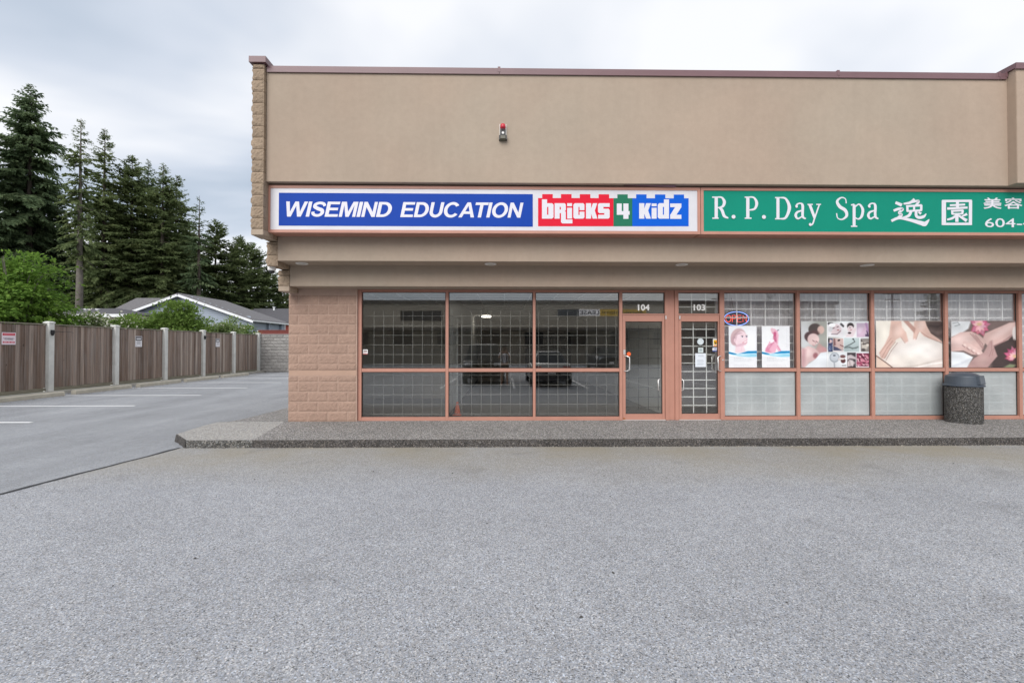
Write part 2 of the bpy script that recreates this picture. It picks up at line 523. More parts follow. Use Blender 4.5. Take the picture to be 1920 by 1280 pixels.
def text_mb(body, X0, X1, Z0, Z1, Y, thick=.003, bold=0, shear=0, spacing=1.0, flip=False):
    bs, bold = bold, 0
    cu = bpy.data.curves.new('lettering', 'FONT'); cu.body = body
    cu.offset = bold; cu.shear = shear; cu.space_character = spacing; cu.resolution_u = 3
    mb = curve_to_mb(cu, 0, 1.0)
    a = np.array(mb.v); lo = a.min(0); hi = a.max(0)
    out = []
    for x, y, z in mb.v:
        u = (x - lo[0]) / (hi[0] - lo[0]); w = (z - lo[2]) / (hi[2] - lo[2])
        if flip: u = 1 - u
        out.append((X0 + u * (X1 - X0), Y + y * thick, Z0 + w * (Z1 - Z0)))
    mb.v = out
    if bs:                      # heavier weight: the same outline struck again a little to each side
        base_v, base_f = list(mb.v), list(mb.f); e = bs * (Z1 - Z0)
        for q, (a, b) in enumerate(((-1, 0), (1, 0), (0, -.8), (0, .8), (-.7, .55), (.7, -.55))):
            mb.add([(x + a * e, y - .0002 * (q + 1), z + b * e) for x, y, z in base_v], base_f)
    return mb
def smooth_pts(pts, ws, n=6):
    P = [np.array(p, float) for p in pts]; out = []; wo = []
    if len(P) == 2:
        return P, list(ws)
    for i in range(len(P) - 1):
        p0 = P[max(i - 1, 0)]; p1 = P[i]; p2 = P[i + 1]; p3 = P[min(i + 2, len(P) - 1)]
        for k in range(n):
            t = k / n
            out.append(.5 * ((2 * p1) + (-p0 + p2) * t + (2 * p0 - 5 * p1 + 4 * p2 - p3) * t * t + (-p0 + 3 * p1 - 3 * p2 + p3) * t ** 3))
            wo.append(ws[i] * (1 - t) + ws[i + 1] * t)
    out.append(P[-1]); wo.append(ws[-1])
    return out, wo
def strokes_mb(strokes, to3, Y, thick=.003):
    mb = MB()
    for k, (pts, ws) in enumerate(strokes):
        if not isinstance(ws, (list, tuple)): ws = [ws] * len(pts)
        P, W = smooth_pts(pts, ws)
        y = Y - .0004 * k
        Lp = []; Rp = []
        for i, p in enumerate(P):
            a = P[max(i - 1, 0)]; b = P[min(i + 1, len(P) - 1)]
            d = b - a; d = d / (np.linalg.norm(d) + 1e-9); nrm = np.array((-d[1], d[0]))
            Lp.append(p + nrm * W[i] / 2); Rp.append(p - nrm * W[i] / 2)
        vs = []; n = len(P)
        for q in Lp + Rp:
            X, Z = to3(q[0], q[1]); vs.append((X, y, Z))
        mb.add(vs, [(i, i + 1, n + i + 1, n + i) for i in range(n - 1)])
    return mb
def disc_poly(cx, cy, r, n=18): return [(cx + r * math.cos(2 * math.pi * i / n), cy + r * math.sin(2 * math.pi * i / n)) for i in range(n)]

# ------------------------------------------------------------------ ground, lane, walk
WZ = .13
ground = MB().add([(-500, -500, -.008), (500, -500, -.008), (500, 500, -.008), (-500, 500, -.008)], [(0, 1, 2, 3)]).build('ground', MT['earth'], kind='structure')
lane = MB().add([(-16.05, -45, 0), (40, -45, 0), (40, 30.15, 0), (-16.05, 30.15, 0)], [(0, 1, 2, 3)]).build('asphalt_lane', MT['asphalt_lane'], kind='structure')
s0 = gx(0, 927); s1 = gx(337, 840)
dv = ((s1[0] - s0[0]), (s1[1] - s0[1]))
far0 = (s0[0] - dv[0] * 1.6, s0[1] - dv[1] * 1.6)
random.seed(5)
seam = []
for i in range(33):
    t = i / 32
    seam.append((far0[0] + (s1[0] - far0[0]) * t + random.uniform(-.012, .012), far0[1] + (s1[1] - far0[1]) * t + random.uniform(-.012, .012)))
poly = seam + [(s1[0] + .5, 7.62), (40, 7.62), (40, -45), (far0[0], -45)]
MB().add([(a, b, .004) for a, b in poly], [tuple(range(len(poly)))[::-1]]).build('parking_lot_asphalt', MT['asphalt'], kind='structure')
tb = MB(); nrm = Vector((-dv[1], dv[0])).normalized()
vs = []
for i, (a, b) in enumerate(seam):
    w = .028 + random.uniform(-.006, .012)
    vs += [(a + nrm.x * w, b + nrm.y * w, .008), (a - nrm.x * w, b - nrm.y * w, .008)]
tb.add(vs, [(2 * i, 2 * i + 1, 2 * i + 3, 2 * i + 2) for i in range(len(seam) - 1)])
tb.build('tar_seam', MT['tar'], kind='structure')

def walk_top(name, mat, poly, z):
    return MB().add([(a, b, z) for a, b in poly], [tuple(range(len(poly)))]).build(name, mat, kind='structure')
tip = gx(332, 813, WZ); fl = gx(350, 825, WZ)
KY = fl[1]
pa = gx(401, 793, WZ)
side_x = -5.75
c_top = gx(541, 789, WZ); c_bot = gx(476, 823.6, WZ)
outer = [(fl[0], fl[1]), (22, KY + .0), (22, 9.75), (-4.30, 9.75), (-4.30, 9.42), (c_top[0], 9.42), (c_bot[0], KY)]
dark = [(c_bot[0], KY), (22, KY), (22, 9.75), (-4.40, 9.75), (-4.40, 9.42), (c_top[0] - .04, 9.40)]
walk_top('sidewalk', MT['walk'], dark, WZ)
light = [(fl[0], KY), (c_bot[0], KY), (c_top[0] - .04, 9.40), (-4.55, 9.46), (pa[0], pa[1] + .12), (pa[0] - .02, pa[1] - .25), tip]
walk_top('sidewalk_corner', MT['walk_light'], light, WZ)
# strip down the side of the building, falling to the level of the lane
q0 = (pa[0], pa[1] + .12)
MB().add([(q0[0], q0[1], WZ), (-4.55, 9.46, WZ), (-4.40, 9.46, WZ), (-4.40, 13.2, .02), (-5.9, 13.2, .005), (-5.95, 10.6, .02), (-5.9, 9.9, .06)],
         [(0, 1, 6), (1, 2, 3, 5, 6), (3, 4, 5)]).build('side_path', MT['walk'], kind='structure')
# kerb face with an uneven foot and a rounded upper arris
def kerb(name, p, q, mat, n, z1=WZ):
    mb = MB(); vs = []
    d = Vector((q[0] - p[0], q[1] - p[1])); nn = Vector((d.y, -d.x)).normalized()
    for i in range(n + 1):
        t = i / n; a = p[0] + d.x * t; b = p[1] + d.y * t
        j = random.uniform(-.006, .006)
        prof = [(0.0, z1), (.010, z1 - .008), (.018 + j, z1 - .04), (.022 + j, .06), (.03 + j * 2.2, -.01)]
        for o_, z in prof: vs.append((a + nn.x * o_, b + nn.y * o_, z))
    for i in range(n):
        for k in range(4): mb.add([], []); mb.f.append((i * 5 + k, i * 5 + k + 1, i * 5 + 6 + k, i * 5 + 5 + k))
    mb.v = vs
    return mb.build(name, mat, kind='structure')
kerb('kerb_face', (c_bot[0], KY), (22, KY), MT['kerb_face'], 110)
kerb('kerb_face', (fl[0], KY), (c_bot[0], KY), aggregate('greyer_kerb', [(0, .03), (.4, .09), (.7, .15), (1, .36)], .014, .2, (1.03, 1, .94), None, .9), 12)
kerb('kerb_face', tip, fl, MT['kerb_face'], 6)
kerb('kerb_face', (pa[0] - .02, pa[1] - .25), tip, MT['kerb_face'], 10)
kerb('kerb_face', q0, (pa[0] - .02, pa[1] - .25), MT['kerb_face'], 4)

# grit left along the foot of the kerb and a few loose stones on the lot
def grit(name, mat, pts, rmin, rmax):
    mb = MB()
    for (x, y, z) in pts:
        r = random.uniform(rmin, rmax); n = 5
        ring = []
        for i in range(n):
            a = 2 * math.pi * i / n + random.random()
            ring.append((x + r * math.cos(a) * random.uniform(.7, 1.2), y + r * math.sin(a) * random.uniform(.7, 1.2), z))
        mb.add(ring + [(x + random.uniform(-r, r) * .3, y, z + r * random.uniform(.5, 1))], [(i, (i + 1) % n, n) for i in range(n)])
    return mb.build(name, mat, kind='stuff')
random.seed(11)
pts = []
for i in range(520):
    x = random.uniform(-5, 14); pts.append((x, KY - .035 - abs(random.gauss(0, .03)), .006))
grit('gravel_grit', M('pale_grit', (.34, .31, .26), .9, .3, 40), pts, .006, .016)
pts = [(random.uniform(-6, 9), random.uniform(1.6, 7.2), .005) for i in range(60)]
grit('loose_gravel', M('dark_grit', (.07, .068, .065), .9, .3, 40), pts, .006, .014)

# dead leaves and needles blown along the fence kerb and the wheel stops
random.seed(21)
lm_ = MB()
for i in range(700):
    x = -15.72 + abs(random.gauss(0, .22)) if i % 3 else -14.95 + abs(random.gauss(0, .25)); y = random.uniform(9, 30)
    a_ = random.uniform(0, 6.28); l_ = random.uniform(.02, .05); w_ = l_ * .4
    cx_, sx_ = math.cos(a_), math.sin(a_)
    lm_.add([(x + cx_ * l_, y + sx_ * l_, .012), (x - sx_ * w_, y + cx_ * w_, .018), (x - cx_ * l_, y - sx_ * l_, .011), (x + sx_ * w_, y - cx_ * w_, .014)], [(0, 1, 2, 3)])
lm_.build('fallen_leaves', M('dry_leaves', (.13, .085, .045), .9, .3, 30), kind='stuff')
# parking lines, wheel stops, kerb under the fence
LY = [10.22 + 2.8 * k for k in range(-4, 7)]
for y in LY:
    MB().add([(-15.0, y - .05, .004), (-10.42, y - .05, .004), (-10.42, y + .05, .004), (-15.0, y + .05, .004)], [(0, 1, 2, 3)]).build('parking_line', MT['line'], kind='structure')
sb = MB().prism_y([(-.09, 0), (.09, 0), (.08, .11), (.055, .145), (-.055, .145), (-.08, .11)], -1.2, 1.2)
stop_me = sb.mesh('wheel_stop', M('beige_concrete', (.46, .43, .36), .9, .14, 4, .35, 60))
stop_names = ['concrete wheel stop beside the sign with red bands on the fence', 'concrete wheel stop below the fence bay between the first two posts',
              'concrete wheel stop below the first black and white fence sign', 'concrete wheel stop below the plain fence bay before the second lamp post',
              'concrete wheel stop closest to the block wall']
vis = [k for k in range(len(LY) - 1)]
for i, k in enumerate(vis):
    yc = (LY[k] + LY[k + 1]) / 2 + .2
    o = inst('wheel_stop', stop_me, (-15.1, yc, .002))
    lab = {5: stop_names[0], 6: stop_names[1], 7: stop_names[2], 8: stop_names[3], 9: stop_names[4]}.get(k)
    if lab is None and k == 4: lab = 'concrete wheel stop cut by the left edge of the photo'
    if lab is None:
        bpy.data.objects.remove(o); continue
    tag(o, lab, 'wheel stop', 'wheel stops along the fence')
MB().box(-16.05, -15.75, 0, 30.15, -.01, .1).build('fence_kerb', MT['concrete'], kind='structure')
MB().box(-30, -16.05, -5, 30.3, -.01, .085).build('planting_bed', MT['earth'], kind='structure')

# ------------------------------------------------------------------ commercial building
XL = px(540.5, 660, 9.44)[0]
XI = XL + .203
XR = 20.0
bld = empty('commercial_building', (XL, 9.44, 0), 'tan stucco shopping strip with salmon window frames and a split block end wall', 'building')
YS = 8.13
Xret = px(1889, 250, YS)[0]
# stucco bands
def part(mb, name, mat, **k): return mb.build(name, MT[mat] if isinstance(mat, str) else mat, bld, **k)
part(MB().box(XI + .003, Xret + .02, YS, 8.62, 4.60, 6.57), 'stucco_parapet', 'stucco', bevel=.006)
part(MB().box(Xret, XR, YS - .15, 8.62, 4.60, 6.67), 'stucco_parapet', 'stucco', bevel=.006)
part(MB().box(XI + .004, XR, 8.56, 9.9, 3.27, 4.66), 'stucco_band', 'stucco', bevel=.005)
part(MB().box(XI + .004, XR, 9.04, 9.9, 2.86, 3.30), 'stucco_band', 'stucco', bevel=.005)
part(MB().box(XL + .02, XR, 8.6, 22, 6.2, 6.3), 'roof_deck', 'concrete')
part(MB().box(XI, XR, 21.9, 22.1, 0, 6.5), 'rear_wall', 'smooth_tan')
part(MB().box(XR - .2, XR, 9.5, 22, 0, 6.3), 'end_wall', 'smooth_tan')
# copings in lapped sections
seams = [XI + .02, px(937, 132, YS)[0], px(1571, 138, YS)[0], px(1872, 142, YS)[0], Xret - .02]
for a, b in zip(seams[:-1], seams[1:]):
    part(MB().prism_x([(YS - .03, 6.545), (YS - .03, 6.655), (8.68, 6.675), (8.68, 6.56), (8.62, 6.572), (YS - .012, 6.572), (YS - .012, 6.545)], a, b - .006), 'coping_section', 'coping')
    part(MB().box(b - .035, b + .012, YS - .034, 8.6, 6.585, 6.678), 'coping_seam', 'coping')
part(MB().prism_x([(YS - .18, 6.65), (YS - .18, 6.76), (8.68, 6.78), (8.68, 6.67), (YS - .16, 6.67), (YS - .16, 6.65)], Xret - .03, XR), 'coping_section', 'coping')
YW1, YW2, YW3 = 8.05, 8.57, 9.03
part(MB().box(XL - .04, XI + .05, YW1 - .05, 8.72, 6.66, 6.765), 'coping_section', 'coping')
part(MB().box(XL - .04, XI + .05, 8.725, 22, 6.60, 6.70), 'coping_section', 'coping')
# masonry end wall behind the wing blocks
Z1, Z2, Z3 = 3.63, 3.18, 2.76
prof = [(YW1 + .08, Z1 + .01), (YW1 + .08, 6.655), (22, 6.595), (22, 0), (9.47, 0), (9.47, Z3 + .01), (YW3 + .08, Z3 + .01), (YW3 + .08, Z2 + .01), (YW2 + .08, Z2 + .01), (YW2 + .08, Z1 + .01)]
def side_mat():
    t = NT('side_wall_block'); t.bsdf(.92, 0, .2)
    br = t.n('ShaderNodeTexBrick'); br.inputs['Scale'].default_value = 1.0
    br.inputs['Brick Width'].default_value = .406; br.inputs['Row Height'].default_value = .203; br.inputs['Mortar Size'].default_value = .006
    sw = t.n('ShaderNodeSeparateXYZ'); t.l(t.pos, sw.inputs[0])
    cb = t.n('ShaderNodeCombineXYZ'); t.l(sw.outputs['Y'], cb.inputs[0]); t.l(sw.outputs['Z'], cb.inputs[1])
    t.l(cb.outputs[0], br.inputs['Vector'])
    br.inputs['Color1'].default_value = (.36, .275, .2, 1); br.inputs['Color2'].default_value = (.33, .25, .185, 1); br.inputs['Mortar'].default_value = (.3, .23, .17, 1)
    t.color(t.mix(1.0, br.outputs[0], t.ramp(t.noise(14, 5, .7), [(.25, .85), (.75, 1.12)]), 'MULTIPLY'))
    t.bump(t.mix(.5, t.noise(25, 5, .7), br.outputs['Fac']), .6, .02)
    return t.m
side_wall = part(MB().prism_x(prof, XL + .018, XI - .003), 'side_wall', side_mat())

# split face blocks
def rough_block(name, w, h, d, mat, nx, nz, amp, seed, left=False):
    rg = random.Random(seed); mb = MB(); vs = []; idx = {}
    for j in range(nz + 1):
        for i in range(nx + 1):
            x = -w / 2 + w * i / nx; z = h * j / nz
            edge = i in (0, nx) or j in (0, nz)
            y = 0.004 + rg.uniform(-.002, .002) if edge else -rg.uniform(.15, 1.0) * amp
            if left and i == 0: x -= 0 if j in (0, nz) else rg.uniform(-.3, 1) * amp * 1.5
            if left and i == 0: y += .0
            idx[(i, j)] = len(vs); vs.append((x, y, z))
    fs = [(idx[(i, j)], idx[(i + 1, j)], idx[(i + 1, j + 1)], idx[(i, j + 1)]) for i in range(nx) for j in range(nz)]
    loop = [idx[(i, 0)] for i in range(nx + 1)] + [idx[(nx, j)] for j in range(1, nz + 1)] + [idx[(i, nz)] for i in range(nx - 1, -1, -1)] + [idx[(0, j)] for j in range(nz - 1, 0, -1)]
    k = len(vs)
    for q in loop: vs.append((vs[q][0], d, vs[q][2]))
    n = len(loop)
    fs += [(loop[i], k + i, k + (i + 1) % n, loop[(i + 1) % n]) for i in range(n)]
    mb.v = vs; mb.f = fs
    return mb.mesh(name, mat)
BW, BH = .406, .203
pink_full = [rough_block('block', BW - .009, BH - .009, .05, MT['block_pink'], 12, 6, .0085, s) for s in range(6)]
pink_half = [rough_block('block', BW / 2 - .009, BH - .009, .05, MT['block_pink'], 6, 6, .0085, 20 + s) for s in range(4)]
pink_low = [rough_block('block', BW - .009, .122, .05, MT['block_pink'], 12, 4, .0085, 40 + s) for s in range(3)]
pink_lowh = [rough_block('block', BW / 2 - .009, .122, .05, MT['block_pink'], 6, 4, .0085, 50 + s) for s in range(2)]
XP = px(669, 700, 9.44)[0]
pier = part(MB().box(XL + .012, XP, 9.4455, 9.75, .0, 2.87), 'brick_pier', 'mortar_pink')
rg = random.Random(3)
def course(z, mesh_full, mesh_half, off, xa, xb, y, parent, mw=BW):
    x = xa; first = off
    while x < xb - .02:
        w = mw / 2 if first else mw
        w = min(w, xb - x)
        half = first or w < mw * .75
        me = rg.choice(mesh_half if half else mesh_full)
        sx = (w - .009) / ((mw / 2 if half else mw) - .009)
        o = inst('block', me, (x + w / 2, y, z), parent, None, (sx, 1, 1))
        x += w; first = False
z = WZ + .003
for k in range(4):
    course(z, pink_full, pink_half, k % 2 == 1, XL, XP - .012, 9.44, pier); z += BH
course(z, pink_low, pink_lowh, True, XL, XP - .012, 9.44, pier); z += .128
part(MB().box(XL + .010, XP - .004, 9.443, 9.5, z + .002, z + .108), 'belt_course', M('painted_smooth_block', (.43, .285, .215), .85, .05, 6, .2, 80))
z += .112
course(z, pink_low, pink_lowh, True, XL, XP - .012, 9.436, pier); z += .128
k = 0
while z < 2.70:
    h = min(1.0, (2.862 - z) / BH)
    course(z, pink_full, pink_half, k % 2 == 0, XL, XP - .012, 9.44, pier); z += BH; k += 1

tan = [rough_block('block', .203, BH - .008, .33, MT['block_tan'], 6, 6, .016, 70 + s, True) for s in range(7)]
def wing(z0, z1, y, cap):
    z = z0
    if cap:
        part(MB().box(XL - .008, XI + .004, y - .004, y + .34, z0, z0 + .1), 'ledge', 'smooth_tan', bevel=.006); z += .104
    while z < z1 - .02:
        hh = min(BH, z1 - z)
        o = inst('block', rg.choice(tan), ((XL + XI) / 2, y, z), side_wall, None, (1, 1, hh / BH)); z += hh
wing(Z1, 6.655, YW1, True)
wing(Z2, Z1 - .004, YW2, False)
wing(Z3, Z2 - .004, YW3, True)

# ------------------------------------------------------------------ storefront glazing
FY0, FY1, GY = 9.50, 9.60, 9.56
def gxm(x): return px(x, 700, FY0)[0]
ZS, ZT0, ZT1, ZH = px(900, 781.5, FY0)[1], px(900, 697, FY0)[1], px(900, 690.5, FY0)[1], px(900, 547.5, FY0)[1]
ZB = WZ
def fpart(x0, x1, z0, z1, name, y0=FY0, y1=FY1, parent=None):
    return MB().box(x0, x1, y0, y1, z0, z1).build(name, MT['frame'], parent or bld, bevel=.003)
def pane(x0, x1, z0, z1, parent, mat='glass', y=GY):
    o = MB().box(x0 - .004, x1 + .004, y - .003, y + .003, z0 - .004, z1 + .004).build('pane', MT[mat], parent)
    g = MB()
    for a, b, c, d in ((x0, x0 + .012, z0, z1), (x1 - .012, x1, z0, z1), (x0 + .012, x1 - .012, z0, z0 + .012), (x0 + .012, x1 - .012, z1 - .012, z1)):
        g.box(a, b, y - .013, y - .0035, c, d)
    g.build('gasket', MT['dark_rubber'], parent)
    return o
ZTOP = 2.858
mull = [(669.0, 677.5), (835.3, 840.8), (999.3, 1004.2), (1161.8, 1167.4), (1247.6, 1273.0), (1350.5, 1359.0),
        (1494.5, 1501.0), (1634.5, 1640.8), (1773.0, 1779.3), (1911.5, 1918.0), (2050, 2056.5), (2189, 2195.5)]
MX = [(gxm(a), gxm(b)) for a, b in mull]
for i, (a, b) in enumerate(MX):
    if i == 4:      # built up post between the two doors
        m = (b - a)
        fpart(a, a + m * .28, ZB, ZTOP, 'door_post')
        fpart(a + m * .28 + .003, b - m * .28 - .003, ZB, ZTOP, 'door_post', FY0 + .02)
        fpart(b - m * .28, b, ZB, ZTOP, 'door_post')
    else:
        fpart(a, b, ZB, ZTOP, 'mullion')
bays = []
for i in range(len(MX) - 1):
    x0, x1 = MX[i][1] + .0015, MX[i + 1][0] - .0015
    if i == 3 or i == 4: continue
    w = empty('window', ((x0 + x1) / 2, FY0, ZB), parent=bld)
    fpart(x0, x1, ZB, ZS, 'sill', FY0 + .003, FY1, w)
    fpart(x0, x1, ZT0, ZT1, 'transom_bar', FY0 + .006, FY1, w)
    fpart(x0, x1, ZH, ZTOP - .003, 'head', FY0 + .004, FY1, w)
    pane(x0, x1, ZT1, ZH, w, 'glass_spa' if i > 4 else 'glass')
    pane(x0, x1, ZS, ZT0, w, 'frosted' if i > 4 else 'glass')
    bays.append((i, x0, x1, w))
# doors
ZD = px(1200, 590.5, FY0)[1]
def door(i, name, gl, gr_, hx, hx_in, low_x, flip, number, nx0, nx1):
    x0, x1 = MX[i][1] + .0015, MX[i + 1][0] - .0015
    tw = empty('transom_window', ((x0 + x1) / 2, FY0, ZD), parent=bld)
    fpart(x0, x1, ZD, ZD + .03, 'transom_bar', FY0 + .006, FY1, tw)
    fpart(x0, x1, ZH, ZTOP - .003, 'head', FY0 + .004, FY1, tw)
    pane(x0, x1, ZD + .03, ZH, tw)
    a, zt = px(nx0, 570.8, GY - .006); b, zb_ = px(nx1, 581.8, GY - .006)
    text_mb(number, a, b, zb_, zt, GY - .007, .002, .05).build('number', MT['white_paint'], tw)
    d = empty('door', ((x0 + x1) / 2, FY0, ZB), parent=bld)
    g0, g1 = gxm(gl), gxm(gr_); zt = px(1200, 602.5, FY0)[1]; zb = px(1200, 776, FY0)[1]
    fpart(x0 + .006, g0, ZB + .012, ZD - .006, 'stile', FY0 + .012, FY1 - .01, d)
    fpart(g1, x1 - .006, ZB + .012, ZD - .006, 'stile', FY0 + .012, FY1 - .01, d)
    fpart(g0 + .001, g1 - .001, zt, ZD - .006, 'top_rail', FY0 + .013, FY1 - .01, d)
    fpart(g0 + .001, g1 - .001, ZB + .012, zb, 'bottom_rail', FY0 + .013, FY1 - .01, d)
    MB().box(x0, x1, FY0 - .02, FY1, ZB - .002, ZB + .012).build('threshold', MT['steel'], d)
    pane(g0, g1, zb, zt, d)
    def dh(cx, y0, y1, wpx, sgn, nm='handle', yy=FY0 + .012):
        zt_, zb_ = px(1200, y0, FY0 - .04)[1], px(1200, y1, FY0 - .04)[1]
        X = px(cx, 700, FY0 - .04)[0]; off = px(cx + wpx * sgn, 700, FY0 - .04)[0]
        pts = [(X, yy, zt_), (X + (off - X) * .5, yy - .03, zt_), (off, yy - .05, zt_ - .025), (off, yy - .055, (zt_ + zb_) / 2), (off, yy - .05, zb_ + .025), (X + (off - X) * .5, yy - .03, zb_), (X, yy, zb_)]
        MB().tube(pts, .0125, 10).build(nm, MT['steel'], d, smooth=True)
    dh(hx, 667.5, 695.5, 9 if not flip else 8, 1 if not flip else -1)
    if hx_in: dh(hx_in, 667.5, 694.5, 6, -1, yy=FY1 + .06)
    dh(low_x, 711.5, 733, 5.5, -1 if not flip else 1, yy=FY0 + .09 if not flip else FY0 + .09)
    lx, lz = px(hx if not flip else hx + 1.2, 660 if not flip else 674.5, FY0)
    MB().lathe([(.017, 0), (.017, .016), (.011, .02)], (lx - .005, FY0 - .008, lz), 14, 'y').build('lock', MT['steel'], d, smooth=False)
    MB().box(lx - .026, lx + .016, FY0 + .004, FY0 + .0125, lz - .05, lz + .05).build('lock_plate', MT['steel'], d)
    px_, pz_ = px(1248.5 if not flip else 1274.5, 595, FY0)
    MB().lathe([(.014, 0), (.014, .07)], (px_, FY0 - .004, pz_ - .035), 12).build('hinge', MT['steel'], d)
    return d, (x0, x1, g0, g1, zb, zt)
door104, d104 = door(3, 'door', 1173.3, 1242.6, 1171.5, None, 1242, False, '104', 1196.5, 1217.5)
door103, d103 = door(4, 'door', 1278.3, 1347.7, 1354.5, 1347, 1278.8, True, '103', 1301, 1321.7)
MB().box(d104[0] + .006, d104[0] + .05, FY0 + .004, FY0 + .0115, ZB + .014, ZB + .05).build('rust_patch', M('rust', (.36, .13, .045), .9, .3, 30), door104)

# security grilles
def grille(name, xs, zs, xa, xb, za, zb, y, r, mat, parent=bld, flat=False):
    g = empty('security_grille', ((xa + xb) / 2, y, za), parent=parent)
    hv = MB().box(-r, r, -r * .6, r * .6, 0, 1).mesh('bar', mat) if flat else MB().lathe([(r, 0), (r, 1)], n=6).mesh('bar', mat, smooth=True)
    for x in xs: inst('bar', hv, (x, y, za), g, None, (1, 1, zb - za))
    for z in zs: inst('bar', hv, (xa, y + r * 1.5, z), g, (0, R(90), 0), (1, 1, xb - xa))
    return g
GRY = 9.72
GSP = 9.635
def gz(y): return px(1000, y, GRY)[1]
zs_dark = [gz(y) for y in (592.6, 610.6, 628.6, 646.5, 664.5, 682.4, 703, 721.2, 739.3, 757.6, 775.5)]
for i, x0, x1, w in bays:
    if i < 3:
        k0 = {0: 683.0, 1: 848.0, 2: 1009.8}[i]
        xs = [px(k0 + 18.15 * k, 700, GRY)[0] for k in range(9)]
        xs = [x for x in xs if x0 + .02 < x < x1 + .1]
        grille('g', xs, zs_dark, x0 - .05, x1 + .05, gz(780), gz(583), GRY, .006, MT['bar_dark'])
    else:
        k0 = {5: 1382, 6: 1523, 7: 1663.5, 8: 1800.5, 9: 1941, 10: 2080}.get(i, 1941)
        xs = [px(k0 + 26.7 * k, 700, GSP)[0] for k in range(-1, 5)]
        xs = [x for x in xs if x0 - .02 < x < x1 + .04]
        zs = [px(1500, 563.3 + 15.95 * k, GSP)[1] for k in range(-1, 14)]
        grille('g', xs, zs, x0 - .03, x1 + .03, gz(783), gz(545), GSP, .0095, MT['bar_white'], flat=True)
x0, x1, g0, g1, zb, zt = d104
grille('g', [px(x, 700, GRY - .06)[0] for x in (1179, 1197.5, 1215.5, 1234)], [px(1200, 617 + 18.2 * k, GRY - .06)[1] for k in range(9)], g0 - .01, g1 + .01, px(1200, 769, GRY - .06)[1], px(1200, 610, GRY - .06)[1], GRY - .06, .0065, M('black_bar_paint', (.03, .03, .03), .5, .05), door104.parent)
x0, x1, g0, g1, zb, zt = d103
grille('g', [px(x, 700, GRY - .06)[0] for x in (1300, 1324.5)], [px(1300, 617 + 15.85 * k, GRY - .06)[1] for k in range(10)], g0 - .01, g1 + .01, zb - .02, zt + .02, GRY - .06, .0095, MT['bar_white'], bld, True)
grille('g', [px(x, 570, GRY - .02)[0] for x in (1296.6, 1323, 1348.5)], [px(1300, y, GRY - .02)[1] for y in (548, 561.2, 575.4)], x0 - .02, x1 + .02, ZD, ZH + .02, GRY - .02, .0095, MT['bar_white'], bld, True)

# interiors
MT['in_wall'] = M('interior_white_wall', (.62, .61, .585), .8, .04, 2)
MT['in_dark'] = M('interior_brown_wall', (.42, .375, .32), .8, .06, 2)
MT['in_floor'] = M('interior_floor', (.16, .152, .145), .55, .1, 3)
MT['in_ceil'] = M('ceiling_tile', (.52, .515, .50), .9, .05, 6, .2, 70)
XA, XB = px(841.5, 700, 9.64)[0], px(1262, 700, 9.7)[0]
part(MB().box(XI, XR - .2, 9.602, 21.9, .02, WZ + .012), 'interior_floor', 'in_floor')
part(MB().box(XA - .07, XA, 9.64, 20, .15, 2.86), 'partition_wall', 'in_wall')
part(MB().box(XA + .001, XA + .014, 9.66, 19.9, .145, .25), 'baseboard', M('dark_baseboard', (.06, .05, .045), .6, 0))
part(MB().box(XB - .06, XB + .06, 9.64, 20, .15, 2.86), 'partition_wall', 'in_wall')
part(MB().box(XI + .0, XI + .05, 9.66, 20, .15, 2.86), 'partition_wall', 'in_wall')
part(MB().box(XA, XB, 19.9, 20, .15, 2.86), 'interior_back_wall', 'in_dark')
part(MB().box(XI, XA - .07, 13.4, 13.5, .15, 2.86), 'interior_back_wall', 'in_dark')
part(MB().box(XB, XR - .2, 11.4, 11.5, .15, 2.86), 'interior_back_wall', M('spa_wall', (.36, .31, .30), .8, .05))
cl = MB().box(XI, XR - .2, 9.91, 20, 2.87, 2.93)
part(cl, 'interior_ceiling', 'in_ceil')
tbm = MB()
for k in range(-7, 6): tbm.box(k * .61 - .012, k * .61 + .012, 9.95, 20, 2.855, 2.869)
for k in range(16): tbm.box(XI + .06, XB - .07, 10.2 + k * .61, 10.224 + k * .61, 2.853, 2.868)
part(tbm, 'ceiling_grid', MT['white_paint'], kind='stuff')
# inner doorway on the white partition and a black panel painting a hall's darkness at the back
part(MB().box(XA + .001, XA + .03, 11.2, 11.3, .15, 2.25), 'door_jamb', 'white_paint')
part(MB().box(XA + .001, XA + .03, 12.2, 12.3, .15, 2.25), 'door_jamb', 'white_paint')
part(MB().box(XA + .001, XA + .03, 11.2, 12.3, 2.25, 2.35), 'door_jamb', 'white_paint')
part(MB().box(XA + .001, XA + .012, 11.3, 12.2, .15, 2.25), 'inner_door', M('dark_door', (.08, .065, .05), .5, .05))
part(MB().box(.9, 2.9, 19.86, 19.898, .15, 2.3), 'hall_dark_panel', 'black')
lx, lz = px(912, 597, 17.3)
l_ = empty('ceiling_light', (lx, 17.3, 2.84), 'lit ceiling lamp inside the empty shop seen through the middle window', 'ceiling light')
MB().lathe([(.17, -.05), (.2, -.02), (.2, .01)], (lx, 17.3, 2.84), 24).build('lamp_shade', M('lit_diffuser', (1, .93, .82), .5, 0, emit=4), l_)
MB().lathe([(.22, -.0), (.22, .012)], (lx, 17.3, 2.84), 24).build('rim', MT['white_paint'], l_)

